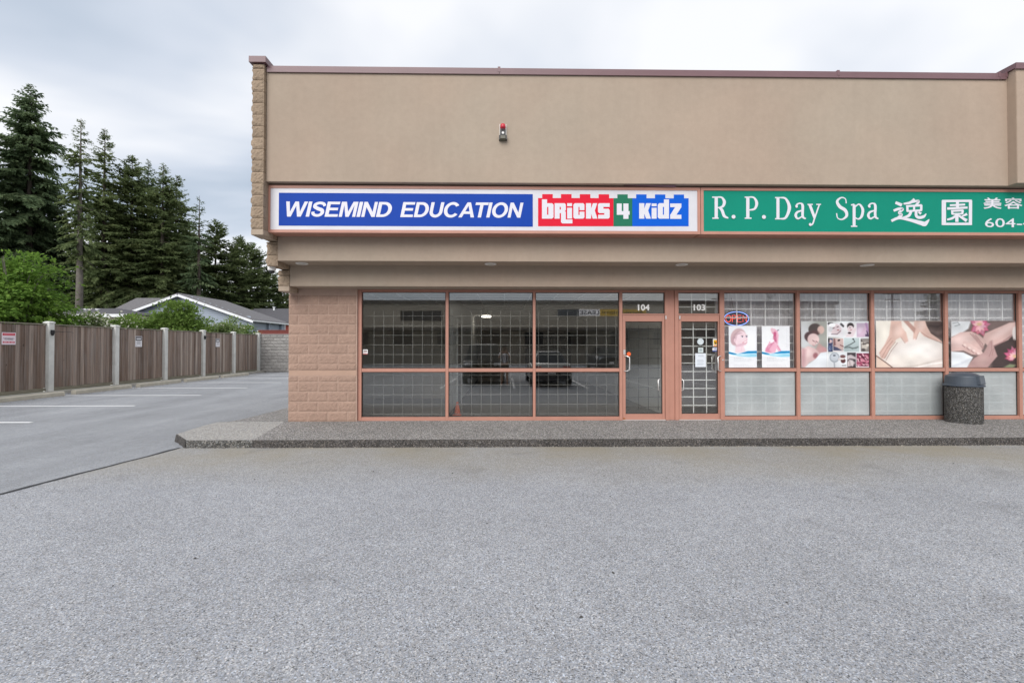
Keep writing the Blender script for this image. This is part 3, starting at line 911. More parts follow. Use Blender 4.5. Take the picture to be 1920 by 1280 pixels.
# traffic cone inside
cx, cz = px(857.5, 775, 10.2); cb_ = WZ + .014
cone = empty('traffic_cone', (cx, 10.2, cb_), 'small orange traffic cone on the shop floor behind the middle window', 'traffic cone')
MB().box(cx - .095, cx + .095, 10.105, 10.295, cb_, cb_ + .018).build('base', M('cone_orange', (.85, .12, .03), .5, .05), cone, bevel=.004)
MB().lathe([(.075, .018), (.066, .06), (.028, .27), (.02, .295), (.014, .295)], (cx, 10.2, cb_), 20).build('cone_body', M('cone_orange_body', (.88, .13, .03), .5, .05), cone, smooth=True)

# ------------------------------------------------------------------ signs
SY = 8.22
SIGN_GROUP = None
MT['sign_white'] = M('sign_white_plastic', (.60, .595, .63), .35, .06, 1.4, 0, 60, 0, .5)
MT['sign_blue'] = M('sign_blue_vinyl', lin(10, 62, 158), .5, .04, 1.5, spec=.15)
MT['sign_letter'] = M('sign_letter_white', (.66, .65, .70), .4, .02)
MT['logo_red'] = M('logo_red', lin(212, 26, 52), .5, .03, spec=.15)
MT['logo_green'] = M('logo_green', lin(34, 110, 84), .5, .03, spec=.15)
MT['logo_blue'] = M('logo_blue', lin(0, 88, 198), .5, .03, spec=.15)
MT['sign_green'] = M('sign_green_vinyl', lin(0, 130, 108), .5, .05, .8, spec=.2)
def cabinet(x0, x1, label, facemat):
    zt = px(900, 349.2, SY)[1]; zb = px(900, 437.3, SY)[1]
    s = empty('shop_sign', ((x0 + x1) / 2, SY, zb), label, 'shop sign', 'sign boxes over the shopfront')
    w = .052
    MB().box(x0 + .01, x1 - .01, SY + .02, SY + .335, zb + .006, zt - .006).build('cabinet', MT['frame'], s)
    MB().prism_y([(x0, zt), (x0 + w, zt - w), (x1 - w, zt - w), (x1, zt)], SY, SY + .045).build('frame_bar', MT['frame'], s)
    MB().prism_y([(x0, zb), (x1, zb), (x1 - w, zb + w), (x0 + w, zb + w)], SY, SY + .045).build('frame_bar', MT['frame'], s)
    MB().prism_y([(x0, zb + .001), (x0 + w - .001, zb + w), (x0 + w - .001, zt - w), (x0, zt - .001)], SY + .001, SY + .045).build('frame_bar', MT['frame'], s)
    MB().prism_y([(x1, zb + .001), (x1, zt - .001), (x1 - w + .001, zt - w), (x1 - w + .001, zb + w)], SY + .001, SY + .045).build('frame_bar', MT['frame'], s)
    MB().box(x0 + w * .8, x1 - w * .8, SY + .0125, SY + .03, zb + w * .8, zt - w * .8).build('sign_face', facemat, s)
    return s, zb, zt
FYS = SY + .0115
def S3(x, y): return px(x, y, FYS)
xa = px(501.3, 393, SY)[0]; xb = px(1313.2, 393, SY)[0]
sg1, zb, zt = cabinet(xa, xb, 'long white sign box with blue panel and coloured toy brick emblem', MT['sign_white'])
xc = px(1314.2, 393, SY)[0]
sg2, _, _ = cabinet(xc, 17.0, 'long green sign box with white spa lettering and Chinese characters', MT['sign_green'])
a0, z1_ = S3(523, 361.5); a1, z0_ = S3(999, 425.2)
MB().box(a0, a1, FYS - .002, FYS + .004, z0_, z1_).build('blue_panel', MT['sign_blue'], sg1)
a0, z1_ = S3(537, 378); a1, z0_ = S3(981.5, 408.3)
xm1 = S3(735, 393)[0]; xm2 = S3(750.5, 393)[0]
def arc(cx_, cy_, rx_, ry_, a0_, a1_, n=14):
    return [(cx_ + rx_ * math.cos(R(a0_ + (a1_ - a0_) * k / n)), cy_ + ry_ * math.sin(R(a0_ + (a1_ - a0_) * k / n))) for k in range(n + 1)]
def sans_glyph(ch):
    if ch == 'W': return 1.32, [[(0, 0), (.21, 0), (.36, .68), (.55, 0), (.77, 0), (.96, .68), (1.11, 0), (1.32, 0), (1.07, 1), (.85, 1), (.66, .28), (.47, 1), (.25, 1)]]
    if ch == 'I': return .21, [[(0, 0), (.21, 0), (.21, 1), (0, 1)]]
    if ch == 'E': return .78, [[(0, 0), (.76, 0), (.76, .17), (.21, .17), (.21, .40), (.71, .40), (.71, .57), (.21, .57), (.21, .83), (.78, .83), (.78, 1), (0, 1)]]
    if ch == 'M': return 1.0, [[(0, 0), (.30, 0), (.50, .66), (.70, 0), (1.0, 0), (1.0, 1), (.81, 1), (.81, .22), (.60, 1), (.40, 1), (.19, .22), (.19, 1), (0, 1)]]
    if ch == 'N': return .82, [[(0, 0), (.2, 0), (.63, .67), (.63, 0), (.82, 0), (.82, 1), (.62, 1), (.19, .34), (.19, 1), (0, 1)]]
    if ch == 'T': return .82, [[(0, 0), (.82, 0), (.82, .17), (.515, .17), (.515, 1), (.305, 1), (.305, .17), (0, .17)]]
    if ch == 'A': return 1.0, [[(0, 1), (.39, 0), (.61, 0), (1.0, 1), (.78, 1), (.70, .77), (.30, .77), (.22, 1)], [(.365, .60), (.5, .22), (.635, .60)]]
    if ch == 'D': return .86, [[(0, 0), (.38, 0)] + arc(.38, .5, .48, .5, -90, 90) + [(0, 1)], [(.21, .17), (.36, .17)] + arc(.36, .5, .28, .33, -90, 90) + [(.21, .83)]]
    if ch == 'O': return 1.0, [arc(.5, .5, .5, .52, 0, 350, 27), arc(.5, .5, .285, .345, 0, 350, 27)]
    if ch == 'C': return .93, [arc(.5, .5, .5, .52, 35, 325, 26) + arc(.5, .5, .285, .345, 322, 38, 22)]
    if ch == 'U': return .82, [[(0, 0), (.205, 0)] + arc(.41, .60, .205, .235, 180, 0) + [(.615, 0), (.82, 0)] + arc(.41, .61, .41, .41, 0, 180)]
    P, W = smooth_pts([(.73, .29), (.64, .145), (.40, .085), (.17, .17), (.14, .33), (.36, .465), (.60, .56), (.66, .74), (.52, .895), (.30, .91), (.13, .81), (.09, .67)], [.17, .18, .17, .19, .21, .22, .22, .21, .18, .17, .18, .19])
    Lp = []; Rp = []
    for i in range(len(P)):
        d = P[min(i + 1, len(P) - 1)] - P[max(i - 1, 0)]; d = d / np.linalg.norm(d); nn = np.array((-d[1], d[0]))
        Lp.append(tuple(P[i] + nn * W[i] / 2)); Rp.append(tuple(P[i] - nn * W[i] / 2))
    return .78, [Lp + Rp[::-1]]
def sans_word(word, X0, X1, Z0, Z1, Y, mat, parent, shear=.2):
    polys = []; x = 0
    for ch in word:
        w, ps = sans_glyph(ch)
        polys += [[(x + a + shear * (1 - b), b) for a, b in p] for p in ps]; x += w + {'A': -.07, 'T': .03, 'W': .05}.get(ch, .075)
    lo = min(a for p in polys for a, b in p); hi = max(a for p in polys for a, b in p)
    f = lambda a, b: (X0 + (a - lo) / (hi - lo) * (X1 - X0), Z1 - b * (Z1 - Z0))
    polys_mb(polys, f, Y, .003).build('lettering', mat, parent)
sans_word('WISEMIND', a0, xm1, z0_, z1_, FYS - .005, MT['sign_letter'], sg1)
sans_word('EDUCATION', xm2, a1, z0_, z1_, FYS - .005, MT['sign_letter'], sg1)
LG = lambda cx_, cy_: S3(990 + cx_ / 5.818, 350 + cy_ / 5.818)
red = [(110, 125), (155, 125), (155, 82), (270, 82), (270, 125), (360, 125), (360, 82), (475, 82), (475, 125), (565, 125), (565, 83), (680, 83), (680, 125), (770, 126), (770, 84), (885, 84), (885, 127), (931.5, 127), (931.5, 432), (110, 432)]
grn = [(932, 127), (975, 127), (975, 85), (1088, 85), (1088, 127), (1137.5, 127), (1137.5, 432), (932, 432)]
blu = [(1138, 127), (1180, 127), (1180, 85), (1293, 85), (1293, 127), (1385, 127), (1385, 86), (1498, 86), (1498, 128), (1590, 128), (1590, 87), (1702, 87), (1702, 128), (1752, 128), (1752, 432), (1138, 432)]
polys_mb([red], LG, FYS - .002, .005).build('logo_block', MT['logo_red'], sg1)
polys_mb([grn], LG, FYS - .002, .005).build('logo_block', MT['logo_green'], sg1)
polys_mb([blu], LG, FYS - .002, .005).build('logo_block', MT['logo_blue'], sg1)
rect = lambda a, b, c, d: [(a, b), (c, b), (c, d), (a, d)]
LT = [
    [(152, 140), (208, 140), (208, 182), (262, 182), (278, 198), (278, 336), (262, 350), (152, 350)], rect(208, 222, 222, 308),
    [(290, 182), (400, 182), (412, 198), (412, 258), (402, 268), (412, 278), (412, 360), (484, 360), (484, 402), (375, 402), (360, 388), (360, 290), (345, 290), (345, 350), (290, 350)], rect(345, 222, 358, 252),
    rect(427, 182, 480, 215), rect(427, 232, 480, 350),
    [(510, 182), (602, 182), (615, 196), (615, 258), (562, 258), (562, 222), (550, 222), (550, 310), (562, 310), (562, 274), (615, 274), (615, 336), (602, 350), (510, 350), (495, 336), (495, 198)],
    [(632, 182), (688, 182), (688, 240), (708, 182), (755, 182), (728, 262), (757, 350), (706, 350), (688, 296), (688, 350), (632, 350)],
    [(775, 182), (890, 182), (890, 222), (822, 222), (822, 242), (878, 242), (890, 256), (890, 336), (876, 350), (765, 350), (765, 308), (832, 308), (832, 290), (776, 290), (763, 276), (763, 196)],
    [(968, 185), (1022, 185), (1022, 268), (1040, 268), (1040, 185), (1095, 185), (1095, 268), (1108, 268), (1108, 308), (1095, 308), (1095, 352), (1040, 352), (1040, 308), (968, 308)],
    [(1212, 182), (1268, 182), (1268, 240), (1288, 182), (1340, 182), (1310, 262), (1340, 350), (1288, 350), (1268, 296), (1268, 350), (1212, 350)],
    rect(1348, 185, 1402, 215), rect(1348, 232, 1402, 350),
    [(1482, 140), (1537, 140), (1537, 350), (1430, 350), (1415, 336), (1415, 198), (1430, 182), (1482, 182)], rect(1470, 222, 1482.5, 308),
    [(1550, 185), (1672, 185), (1672, 225), (1618, 308), (1672, 308), (1672, 352), (1550, 352), (1550, 310), (1604, 225), (1550, 225)]]
for lo_, hi_ in ((0, 940), (940, 1150), (1150, 2000)):
    polys_mb([q for q in LT if lo_ < q[0][0] < hi_], LG, FYS - .005, .003).build('lettering', MT['sign_letter'], sg1)
# green sign: slab serif lettering
G3 = lambda cx_, cy_: S3(1310 + cx_ / 5.486, 350 + cy_ / 5.486)
st = [([(180, 105), (180, 330)], 33), ([(138, 109), (200, 109)], 13), ([(140, 325), (205, 325)], 13),
      ([(178, 110), (235, 112), (263, 155), (250, 200), (215, 215), (186, 216)], [12, 18, 32, 26, 14, 12]), ([(212, 214), (240, 245), (262, 302), (304, 324)], [22, 30, 30, 12]),
      ([(505, 105), (505, 326)], 33), ([(472, 109), (530, 109)], 13), ([(473, 325), (543, 325)], 13),
      ([(503, 110), (565, 113), (596, 168), (575, 228), (515, 241)], [12, 18, 31, 22, 12]),
      ([(815, 112), (815, 332)], 31), ([(785, 114), (850, 114)], 13), ([(785, 331), (850, 331)], 13),
      ([(840, 114), (895, 126), (932, 215), (895, 318), (838, 331)], [12, 22, 36, 24, 12]),
      ([(1140, 184), (1192, 322)], 28), ([(1240, 184), (1192, 322), (1170, 384), (1140, 402)], [14, 15, 15, 12]), ([(1118, 184), (1172, 184)], 12), ([(1208, 184), (1256, 184)], 12),
      ([(1517, 172), (1508, 126), (1465, 114), (1424, 152), (1450, 205), (1508, 245), (1521, 300), (1475, 337), (1430, 324), (1418, 274)], [12, 10, 14, 26, 34, 34, 28, 14, 10, 13]),
      ([(1598, 186), (1598, 408)], 30), ([(1566, 190), (1600, 182)], 14), ([(1565, 408), (1630, 408)], 13),
      ([(1608, 208), (1650, 182), (1686, 235), (1675, 305), (1640, 334), (1606, 316)], [12, 16, 29, 27, 14, 12])]
for o_ in (0, 747):
    st += [([(1000 + o_, 207), (1013 + o_, 182), (1045 + o_, 173), (1068 + o_, 198), (1068 + o_, 305), (1100 + o_, 331)], [24, 16, 14, 28, 26, 12]),
           ([(1064 + o_, 245), (1012 + o_, 264), (996 + o_, 298), (1018 + o_, 330), (1064 + o_, 306)], [12, 22, 28, 18, 12])]
for lo_, hi_ in ((0, 400), (400, 720), (720, 1300), (1300, 2000)):
    sm = strokes_mb([q for q in st if lo_ < q[0][0][0] < hi_], G3, FYS - .002)
    for c_ in ((355, 312, 20), (667, 314, 20), (1143, 391, 15), (1003, 207, 13), (1750, 207, 13)):
        if not lo_ < c_[0] < hi_: continue
        d_ = disc_poly(*c_); sm.add([(G3(a, b)[0], FYS - .0135, G3(a, b)[1]) for a, b in d_], [tuple(range(len(d_)))])
    sm.build('lettering', MT['sign_letter'], sg2)
def sign_text(body, xa_, xb_, ya_, yb_, bold, name='lettering'):
    a, zt_ = S3(xa_, ya_); b, zb_ = S3(xb_, yb_)
    text_mb(body, a, b, zb_, zt_, FYS - .004, .003, bold).build(name, MT['sign_letter'], sg2)
C3 = lambda a, b: S3(1650 + a / 7.111, 350 + b / 7.111)
yi = [([(205, 212), (290, 248)], [36, 44]), ([(180, 322), (245, 298), (302, 302), (252, 350), (288, 376), (238, 412)], [30, 36, 34, 30, 34, 30]),
      ([(150, 458), (255, 418), (400, 446), (540, 484), (598, 496), (655, 436)], [34, 36, 40, 56, 62, 8]),
      ([(458, 166), (405, 212), (312, 230)], [34, 36, 22]), ([(415, 210), (512, 192), (478, 250)], [26, 32, 32]),
      ([(345, 262), (555, 250)], [26, 30]), ([(362, 256), (364, 332)], 32), ([(548, 246), (545, 322)], 32), ([(452, 250), (450, 330)], 28), ([(352, 328), (552, 316)], [24, 26]),
      ([(410, 330), (378, 388), (285, 418)], [36, 38, 12]), ([(478, 330), (480, 390), (520, 414), (578, 400), (612, 362)], [36, 38, 40, 38, 10]), ([(508, 338), (542, 364)], [22, 36])]
yuan = [([(850, 186), (850, 512)], 58), ([(826, 193), (1222, 190)], 32), ([(1205, 186), (1203, 512)], 44), ([(832, 498), (1218, 497)], 32),
        ([(1030, 204), (1030, 296)], 40), ([(928, 250), (1132, 240)], 26), ([(892, 294), (1164, 280)], [32, 28]),
        ([(945, 326), (1110, 318)], 26), ([(958, 322), (962, 372)], 30), ([(1100, 316), (1092, 368)], 30), ([(955, 366), (1096, 362)], 22),
        ([(1020, 372), (1020, 472)], 44), ([(1010, 384), (960, 422), (890, 442)], [28, 32, 24]), ([(1040, 384), (1100, 424), (1152, 456)], [26, 34, 46]), ([(1156, 366), (1088, 398)], [36, 18])]
for g_ in (yi, yuan):
    strokes_mb(g_, C3, FYS - .002).build('chinese_character', MT['sign_letter'], sg2)
sign_text('美', 1844, 1877, 371, 391.5, .024, 'chinese_character')
sign_text('容', 1883, 1916, 371, 391.5, .024, 'chinese_character')
sign_text('604-4', 1846.5, 1936, 409.5, 426.5, .008)

# loose flashing over the signs
fa, fz = px(1170, 346, YS + .04)
fb = px(1266, 346, YS + .04)[0]
part(MB().add([(fa, YS + .05, 4.597), (fb, YS + .02, 4.585), (fb + .02, YS + .06, 4.560), (fa, YS + .09, 4.592)], [(0, 1, 2, 3), (3, 2, 1, 0)][:1]), 'flashing', 'coping')

# soffit lights
for i, x in enumerate((565, 919.5, 1284, 1642, 2000)):
    d = ray(x, 493.5); t = (3.267 - CAMZ) / d.z; X, Y = d.x * t, 8.81
    lab = ['recessed round soffit light at the end near the block wall', 'recessed round soffit light above the middle shop window', 'recessed round soffit light above door 103', 'recessed round soffit light above the spa collage poster', 'recessed round soffit light beyond the rubbish bin'][i]
    e = empty('soffit_light', (X, Y, 3.26), lab, 'light', 'recessed lights in the soffit')
    MB().lathe([(.075, -.003), (.10, -.014), (.115, -.008), (.115, .008)], (X, Y, 3.268), 28).build('trim_ring', MT['white_paint'], e, smooth=True)
    MB().lathe([(.0, -.0175), (.05, -.017), (.07, -.0115)], (X, Y, 3.268), 24, cap=False).build('lens', M('dull_lens', (.6, .58, .53), .4, 0), e)

# dome camera
dX, dZ = px(511, 498, 8.72)
dc = empty('security_camera', (dX, 8.72, 3.175), 'white dome security camera under the block corbel', 'security camera')
MB().lathe([(.072, 0), (.072, -.06), (.06, -.072)], (dX - .015, 8.72, 3.182), 24).build('housing', MT['white_paint'], dc, smooth=False)
MB().lathe([(.055, -.072), (.052, -.09), (.04, -.11), (.018, -.122), (.003, -.125)], (dX - .015, 8.72, 3.182), 20).build('dome', MT['black'], dc, smooth=True)

# strobe siren
ax, az = px(943, 247, YS - .03)
al = empty('alarm_siren', (ax, YS, az - .15), 'small siren box with red strobe on the stucco parapet', 'alarm')
MB().box(ax - .052, ax + .052, YS - .05, YS - .001, az - .075, az + .04).build('body', MT['black'], al, bevel=.006)
MB().box(ax - .06, ax - .053, YS - .04, YS - .001, az - .09, az + .13).build('side_plate', MT['white_paint'], al)
MB().box(ax + .053, ax + .06, YS - .04, YS - .001, az - .09, az + .13).build('side_plate', MT['white_paint'], al)
MB().lathe([(.048, .043), (.048, .09), (.04, .118), (.02, .13), (.004, .132)], (ax, YS - .05, az), 20).build('strobe', M('red_lens', (.55, .03, .05), .25, 0), al, smooth=True)
MB().lathe([(.021, 0), (.021, .004)], (ax, YS - .055, az - .03), 16, 'y').build('emblem', MT['white_paint'], al)
MB().box(ax - .05, ax + .05, YS - .0505, YS - .0495, az + .032, az + .038).build('stripe', MT['white_paint'], al)
MB().prism_x([(YS - .002, az - .08), (YS - .075, az - .085), (YS - .1, az - .15), (YS - .002, az - .16)], ax - .045, ax + .045).build('lower_lamp', M('grey_green_lamp', (.12, .115, .09), .4, .05), al)
MB().box(ax - .07, ax - .05, YS - .07, YS - .002, az - .155, az - .08).build('bracket', MT['black'], al)
MB().box(ax + .05, ax + .07, YS - .07, YS - .002, az - .155, az - .08).build('bracket', MT['black'], al)

# ------------------------------------------------------------------ rubbish bin
bx_, _ = px(1804.5, 745, 9.17)
BY = 9.15
bz = WZ
bin_ = empty('rubbish_bin', (bx_, BY, bz), 'round pebble finish rubbish bin with grey plastic lid on the walk', 'rubbish bin')
MB().lathe([(.285, 0), (.292, .012), (.292, .72), (.288, .735)], (bx_, BY, bz), 56).build('body', MT['bin_stone'], bin_, smooth=False)
lidm = M('grey_blue_plastic', (.062, .078, .10), .48, .08, 4, .08, 120)
lid = MB().lathe([(.305, .735), (.322, .742), (.322, .765), (.308, .772), (.29, .776), (.278, .93), (.27, .945), (.20, .985), (.13, 1.012), (.0, 1.02)], (bx_, BY, bz), 48, cap=False)
lid.build('lid', lidm, bin_, smooth=False)
# push flap set in the front of the lid, turned to the right
fb_ = MB()
ca = R(-62)
def fp(u, w, z):
    return (bx_ + math.cos(ca) * w - math.sin(ca) * u, BY + math.sin(ca) * w + math.cos(ca) * u, bz + z)
hood = MB()
hv = [fp(-.15, .20, .79), fp(.15, .20, .79), fp(.15, .20, .955), fp(-.15, .20, .955), fp(-.15, .292, .785), fp(.15, .292, .785), fp(.15, .268, .957), fp(-.15, .268, .957)]
hood.add(hv, [(4, 5, 6, 7), (0, 4, 7, 3), (1, 2, 6, 5), (3, 7, 6, 2)]).build('hood', lidm, bin_)
fv = [fp(-.125, .297, .80), fp(.125, .297, .80), fp(.122, .275, .942), fp(-.122, .275, .942)]
fb_.add(fv + [fp(-.125, .292, .80), fp(.125, .292, .80), fp(.122, .27, .942), fp(-.122, .27, .942)], [(0, 1, 2, 3), (0, 4, 5, 1), (1, 5, 6, 2), (2, 6, 7, 3), (3, 7, 4, 0)]).build('flap', M('flap_plastic', (.10, .118, .14), .42, .06, 4), bin_)

# ------------------------------------------------------------------ printed posters (painted into images in memory)
class Canvas:
    def __init__(s, w, h, bg=(240, 240, 240)):
        s.w, s.h = w, h; s.a = np.zeros((h, w, 3)); s.a[:] = bg
        s.y, s.x = np.mgrid[0:h, 0:w] / 1.0
        s.x /= w; s.y /= h
    def put(s, m, c, al=1.0):
        m = np.clip(m, 0, 1)[..., None] * al; s.a = s.a * (1 - m) + np.array(c, float) * m
    def ell(s, cx, cy, rx, ry, c, rot=0, soft=.12, al=1.0):
        dx, dy = s.x - cx, (s.y - cy); asp = s.h / s.w
        dy = dy * asp; ry = ry * asp
        a = math.radians(rot); u = dx * math.cos(a) + dy * math.sin(a); v = -dx * math.sin(a) + dy * math.cos(a)
        d = np.sqrt((u / rx) ** 2 + (v / ry) ** 2)
        s.put((1 - d) / soft + .5, c, al)
    def poly(s, pts, c, soft=.006, al=1.0):
        inside = np.zeros((s.h, s.w), bool); n = len(pts); dmin = np.full((s.h, s.w), 9.0)
        for i in range(n):
            x1, y1 = pts[i]; x2, y2 = pts[(i + 1) % n]
            cond = ((y1 > s.y) != (y2 > s.y))
            with np.errstate(divide='ignore', invalid='ignore'):
                xi = (x2 - x1) * (s.y - y1) / (y2 - y1 if y2 != y1 else 1e-9) + x1
            inside ^= cond & (s.x < xi)
            L = (x2 - x1) ** 2 + (y2 - y1) ** 2 + 1e-12
            t = np.clip(((s.x - x1) * (x2 - x1) + (s.y - y1) * (y2 - y1)) / L, 0, 1)
            dmin = np.minimum(dmin, np.hypot(s.x - x1 - t * (x2 - x1), s.y - y1 - t * (y2 - y1)))
        sd = np.where(inside, dmin, -dmin)
        s.put(sd / soft + .5, c, al)
    def line(s, pts, w, c, soft=.5, al=1.0):
        for (x1, y1), (x2, y2) in zip(pts[:-1], pts[1:]):
            asp = s.h / s.w
            L = (x2 - x1) ** 2 + ((y2 - y1) * asp) ** 2 + 1e-12
            t = np.clip(((s.x - x1) * (x2 - x1) + (s.y - y1) * asp * (y2 - y1) * asp) / L, 0, 1)
            d = np.hypot(s.x - x1 - t * (x2 - x1), (s.y - y1 - t * (y2 - y1)) * asp)
            s.put((w / 2 - d) / (w * soft) + .5, c, al)
    def rect(s, x0, y0, x1, y1, c, al=1.0):
        s.put(((s.x >= x0) & (s.x < x1) & (s.y >= y0) & (s.y < y1)).astype(float), c, al)
    def shade(s, amt, seed):
        r = np.random.RandomState(seed); g = r.rand(9, 9)
        yi = s.y * 7.99; xi = s.x * 7.99; y0 = yi.astype(int); x0 = xi.astype(int); fy = yi - y0; fx = xi - x0
        n = (g[y0, x0] * (1 - fx) + g[y0, x0 + 1] * fx) * (1 - fy) + (g[y0 + 1, x0] * (1 - fx) + g[y0 + 1, x0 + 1] * fx) * fy
        s.a *= (1 + (n - .5) * amt)[..., None]
    def photo(s, sat=.82, amt=.10, seed=1):
        for _ in range(1):
            p = np.pad(s.a, ((1, 1), (1, 1), (0, 0)), 'edge')
            s.a = sum(p[i:i + s.h, j:j + s.w] * w for i, wi in enumerate((.25, .5, .25)) for j, w in enumerate((wi * .25, wi * .5, wi * .25)))
        g = s.a.mean(2, keepdims=True); s.a = g + (s.a - g) * sat
        s.shade(amt, seed)
        r = np.random.RandomState(seed); n = r.randn(s.h, s.w, 1); s.a += n * 2.5
    def image(s, name):
        im = bpy.data.images.new(name, s.w, s.h)
        px_ = np.ones((s.h, s.w, 4), np.float32); px_[..., :3] = np.clip(s.a, 0, 255)[::-1] / 255
        im.pixels.foreach_set(px_.ravel()); im.update(); im.pack()
        return im
def print_mat(name, im, k=.95, rough=.45):
    t = NT(name); t.bsdf(rough, 0, .3)
    tx = t.n('ShaderNodeTexImage'); tx.image = im; tx.interpolation = 'Cubic'; tx.extension = 'EXTEND'
    uv = t.n('ShaderNodeUVMap'); t.l(uv.outputs[0], tx.inputs[0])
    t.color(t.mix(1.0, tx.outputs[0], k, 'MULTIPLY'))
    return t.m
def print_panel(name, xa_, xb_, ya_, yb_, Y, mat, label, cat, group=None, thick=.002, curl=.0):
    a, zt_ = px(xa_, ya_, Y); b, zb_ = px(xb_, yb_, Y)
    me = bpy.data.meshes.new(name)
    W, H = b - a, zt_ - zb_; n = 10; vs = []; fs = []; uvs = []
    for j in range(n + 1):
        for i in range(n + 1):
            u, v = i / n, j / n
            vs.append((W * (u - .5), curl * (math.sin(u * 7 + v * 3) * .5 + .5), H * v)); uvs.append((u, v))
    for j in range(n):
        for i in range(n):
            q = j * (n + 1) + i; fs.append((q, q + 1, q + n + 2, q + n + 1))
    k = len(vs)
    ring = [i for i in range(n + 1)] + [j * (n + 1) + n for j in range(1, n + 1)] + [n * (n + 1) + i for i in range(n - 1, -1, -1)] + [j * (n + 1) for j in range(n - 1, 0, -1)]
    for q in ring: vs.append((vs[q][0], vs[q][1] + thick, vs[q][2])); uvs.append(uvs[q])
    m = len(ring)
    fs += [(ring[i], k + i, k + (i + 1) % m, ring[(i + 1) % m]) for i in range(m)]
    fs.append(tuple(k + i for i in range(m))[::-1])
    me.from_pydata(vs, [], fs)
    ul = me.uv_layers.new()
    for lp in me.loops: ul.data[lp.index].uv = uvs[lp.vertex_index]
    me.materials.append(mat); me.update()
    o = bpy.data.objects.new(name, me); COL.objects.link(o)
    place(o, ((a + b) / 2, Y, zb_), None)
    return tag(o, label, cat, group)
PY = GY - .0065
# 1: smiling woman
SK = (240, 214, 222)
def waves(c, x0=.0, hi=.03):
    c.poly([(0, .585), (.12, .60), (.30, .645), (.45, .625), (.65, .585), (.82, .575), (1, .575), (1, .70), (0, .70)], (252, 252, 252), .01)
    c.poly([(0, .60), (.16, .625), (.30, .655), (.16, .675), (0, .645)], (14, 128, 190), .01)
    c.poly([(.30, .655), (.45, .63), (.68, .585), (1, .582), (1, .635), (.7, .64), (.45, .645)], (12, 140, 205), .01)
    c.poly([(.02, .655), (.3, .668), (.5, .65), (.75, .645), (1, .648), (1, .72), (.7, .725), (.45, .71), (.25, .69)], (150, 214, 238), .02)
    c.poly([(.3, .67), (.5, .66), (.75, .672), (.5, .69)], (205, 238, 250), .02)
    for i, (y, x1) in enumerate(((.745, .52), (.775, .82), (.80, .88), (.825, .75), (.90, .68), (.925, .86), (.965, .9))):
        r = random.Random(i)
        x = .17
        while x < x1:
            w = r.uniform(.02, .06); c.rect(x, y, min(x + w, x1), y + .008, (168, 172, 182), .55 if i else .9); x += w + .015
c = Canvas(160, 240, (232, 235, 240))
c.ell(.8, .3, .35, .3, (242, 244, 247), 0, .9)
c.poly([(.22, .62), (.26, .40), (.50, .42), (.62, .62)], SK, .03)
c.ell(.34, .26, .27, .21, (206, 176, 180), 20, .15)               # hair
c.ell(.20, .34, .13, .11, (198, 164, 172), 0, .3)
c.ell(.44, .31, .22, .19, SK, 8, .12)                              # face
c.poly([(.42, .42), (.62, .45), (.66, .36), (.68, .28), (.60, .20)], SK, .03)
c.ell(.46, .25, .13, .08, (243, 220, 228), 0, .9, .7)
for k in range(6): c.line([(.14 + k * .02, .36), (.18 + k * .025, .20), (.34 + k * .03, .115 + k * .01)], .012, (178, 142, 152), .8, .7)
c.ell(.21, .335, .035, .04, (238, 208, 218), 0, .3); c.line([(.20, .32), (.225, .345), (.21, .36)], .01, (196, 150, 168), .8, .8)
for ex in (.48, .635):
    c.ell(ex, .245, .045, .018, (250, 248, 250), 0, .4); c.ell(ex + .005, .245, .021, .018, (70, 66, 92), 0, .3); c.line([(ex - .045, .242), (ex, .229), (ex + .04, .24)], .012, (96, 72, 92), .7)
    c.line([(ex - .05, .212), (ex, .20), (ex + .05, .212)], .01, (196, 150, 160), .8, .8)
c.line([(.60, .26), (.655, .325), (.61, .335)], .01, (212, 160, 178), .8, .8)
c.ell(.575, .385, .085, .028, (214, 140, 156), -10, .3); c.ell(.58, .381, .065, .013, (252, 250, 252), -10, .3)
for k in range(4): c.line([(.30 + k * .045, .60), (.31 + k * .04, .50), (.34 + k * .05, .44 + k * .01)], .04, (240, 214, 224), .6); c.line([(.325 + k * .045, .60), (.335 + k * .04, .50), (.365 + k * .05, .45)], .008, (212, 168, 186), .8, .7)
c.ell(.42, .44, .18, .03, (208, 160, 180), -15, .8, .5)
waves(c); c.photo(0.95, 0.03, 1); im1 = c.image('poster_print')
# 2: seated figure
c = Canvas(160, 240, (234, 236, 240))
c.ell(.2, .3, .3, .3, (242, 244, 246), 0, .9)
P1, P2, P3 = (236, 178, 200), (218, 130, 164), (196, 84, 126)
c.poly([(.10, .62), (.14, .52), (.24, .40), (.32, .30), (.44, .28), (.52, .36), (.50, .46), (.44, .55), (.42, .62)], P1, .02)
c.poly([(.36, .62), (.44, .44), (.52, .40), (.60, .46), (.72, .61), (.60, .60), (.52, .52), (.48, .62)], P1, .02)
c.poly([(.10, .62), (.14, .52), (.22, .46), (.24, .54), (.36, .63)], P2, .05, .8)
c.line([(.22, .56), (.34, .44), (.46, .36)], .05, P2, .8, .8); c.line([(.46, .36), (.53, .42), (.55, .40)], .05, (240, 196, 212), .6)
c.line([(.54, .40), (.56, .22), (.53, .12)], .075, P1, .5); c.line([(.52, .40), (.53, .24)], .02, P2, .9, .8)
c.ell(.44, .13, .095, .075, P1, -35, .15); c.ell(.38, .09, .06, .05, (232, 190, 204), -30, .3); c.ell(.47, .19, .05, .06, P3, 0, .6, .9)
c.poly([(.42, .20), (.50, .20), (.53, .36), (.48, .38), (.40, .26)], P3, .03, .8)
c.poly([(.27, .33), (.36, .29), (.44, .33), (.42, .37), (.32, .40)], (246, 240, 246), .01)
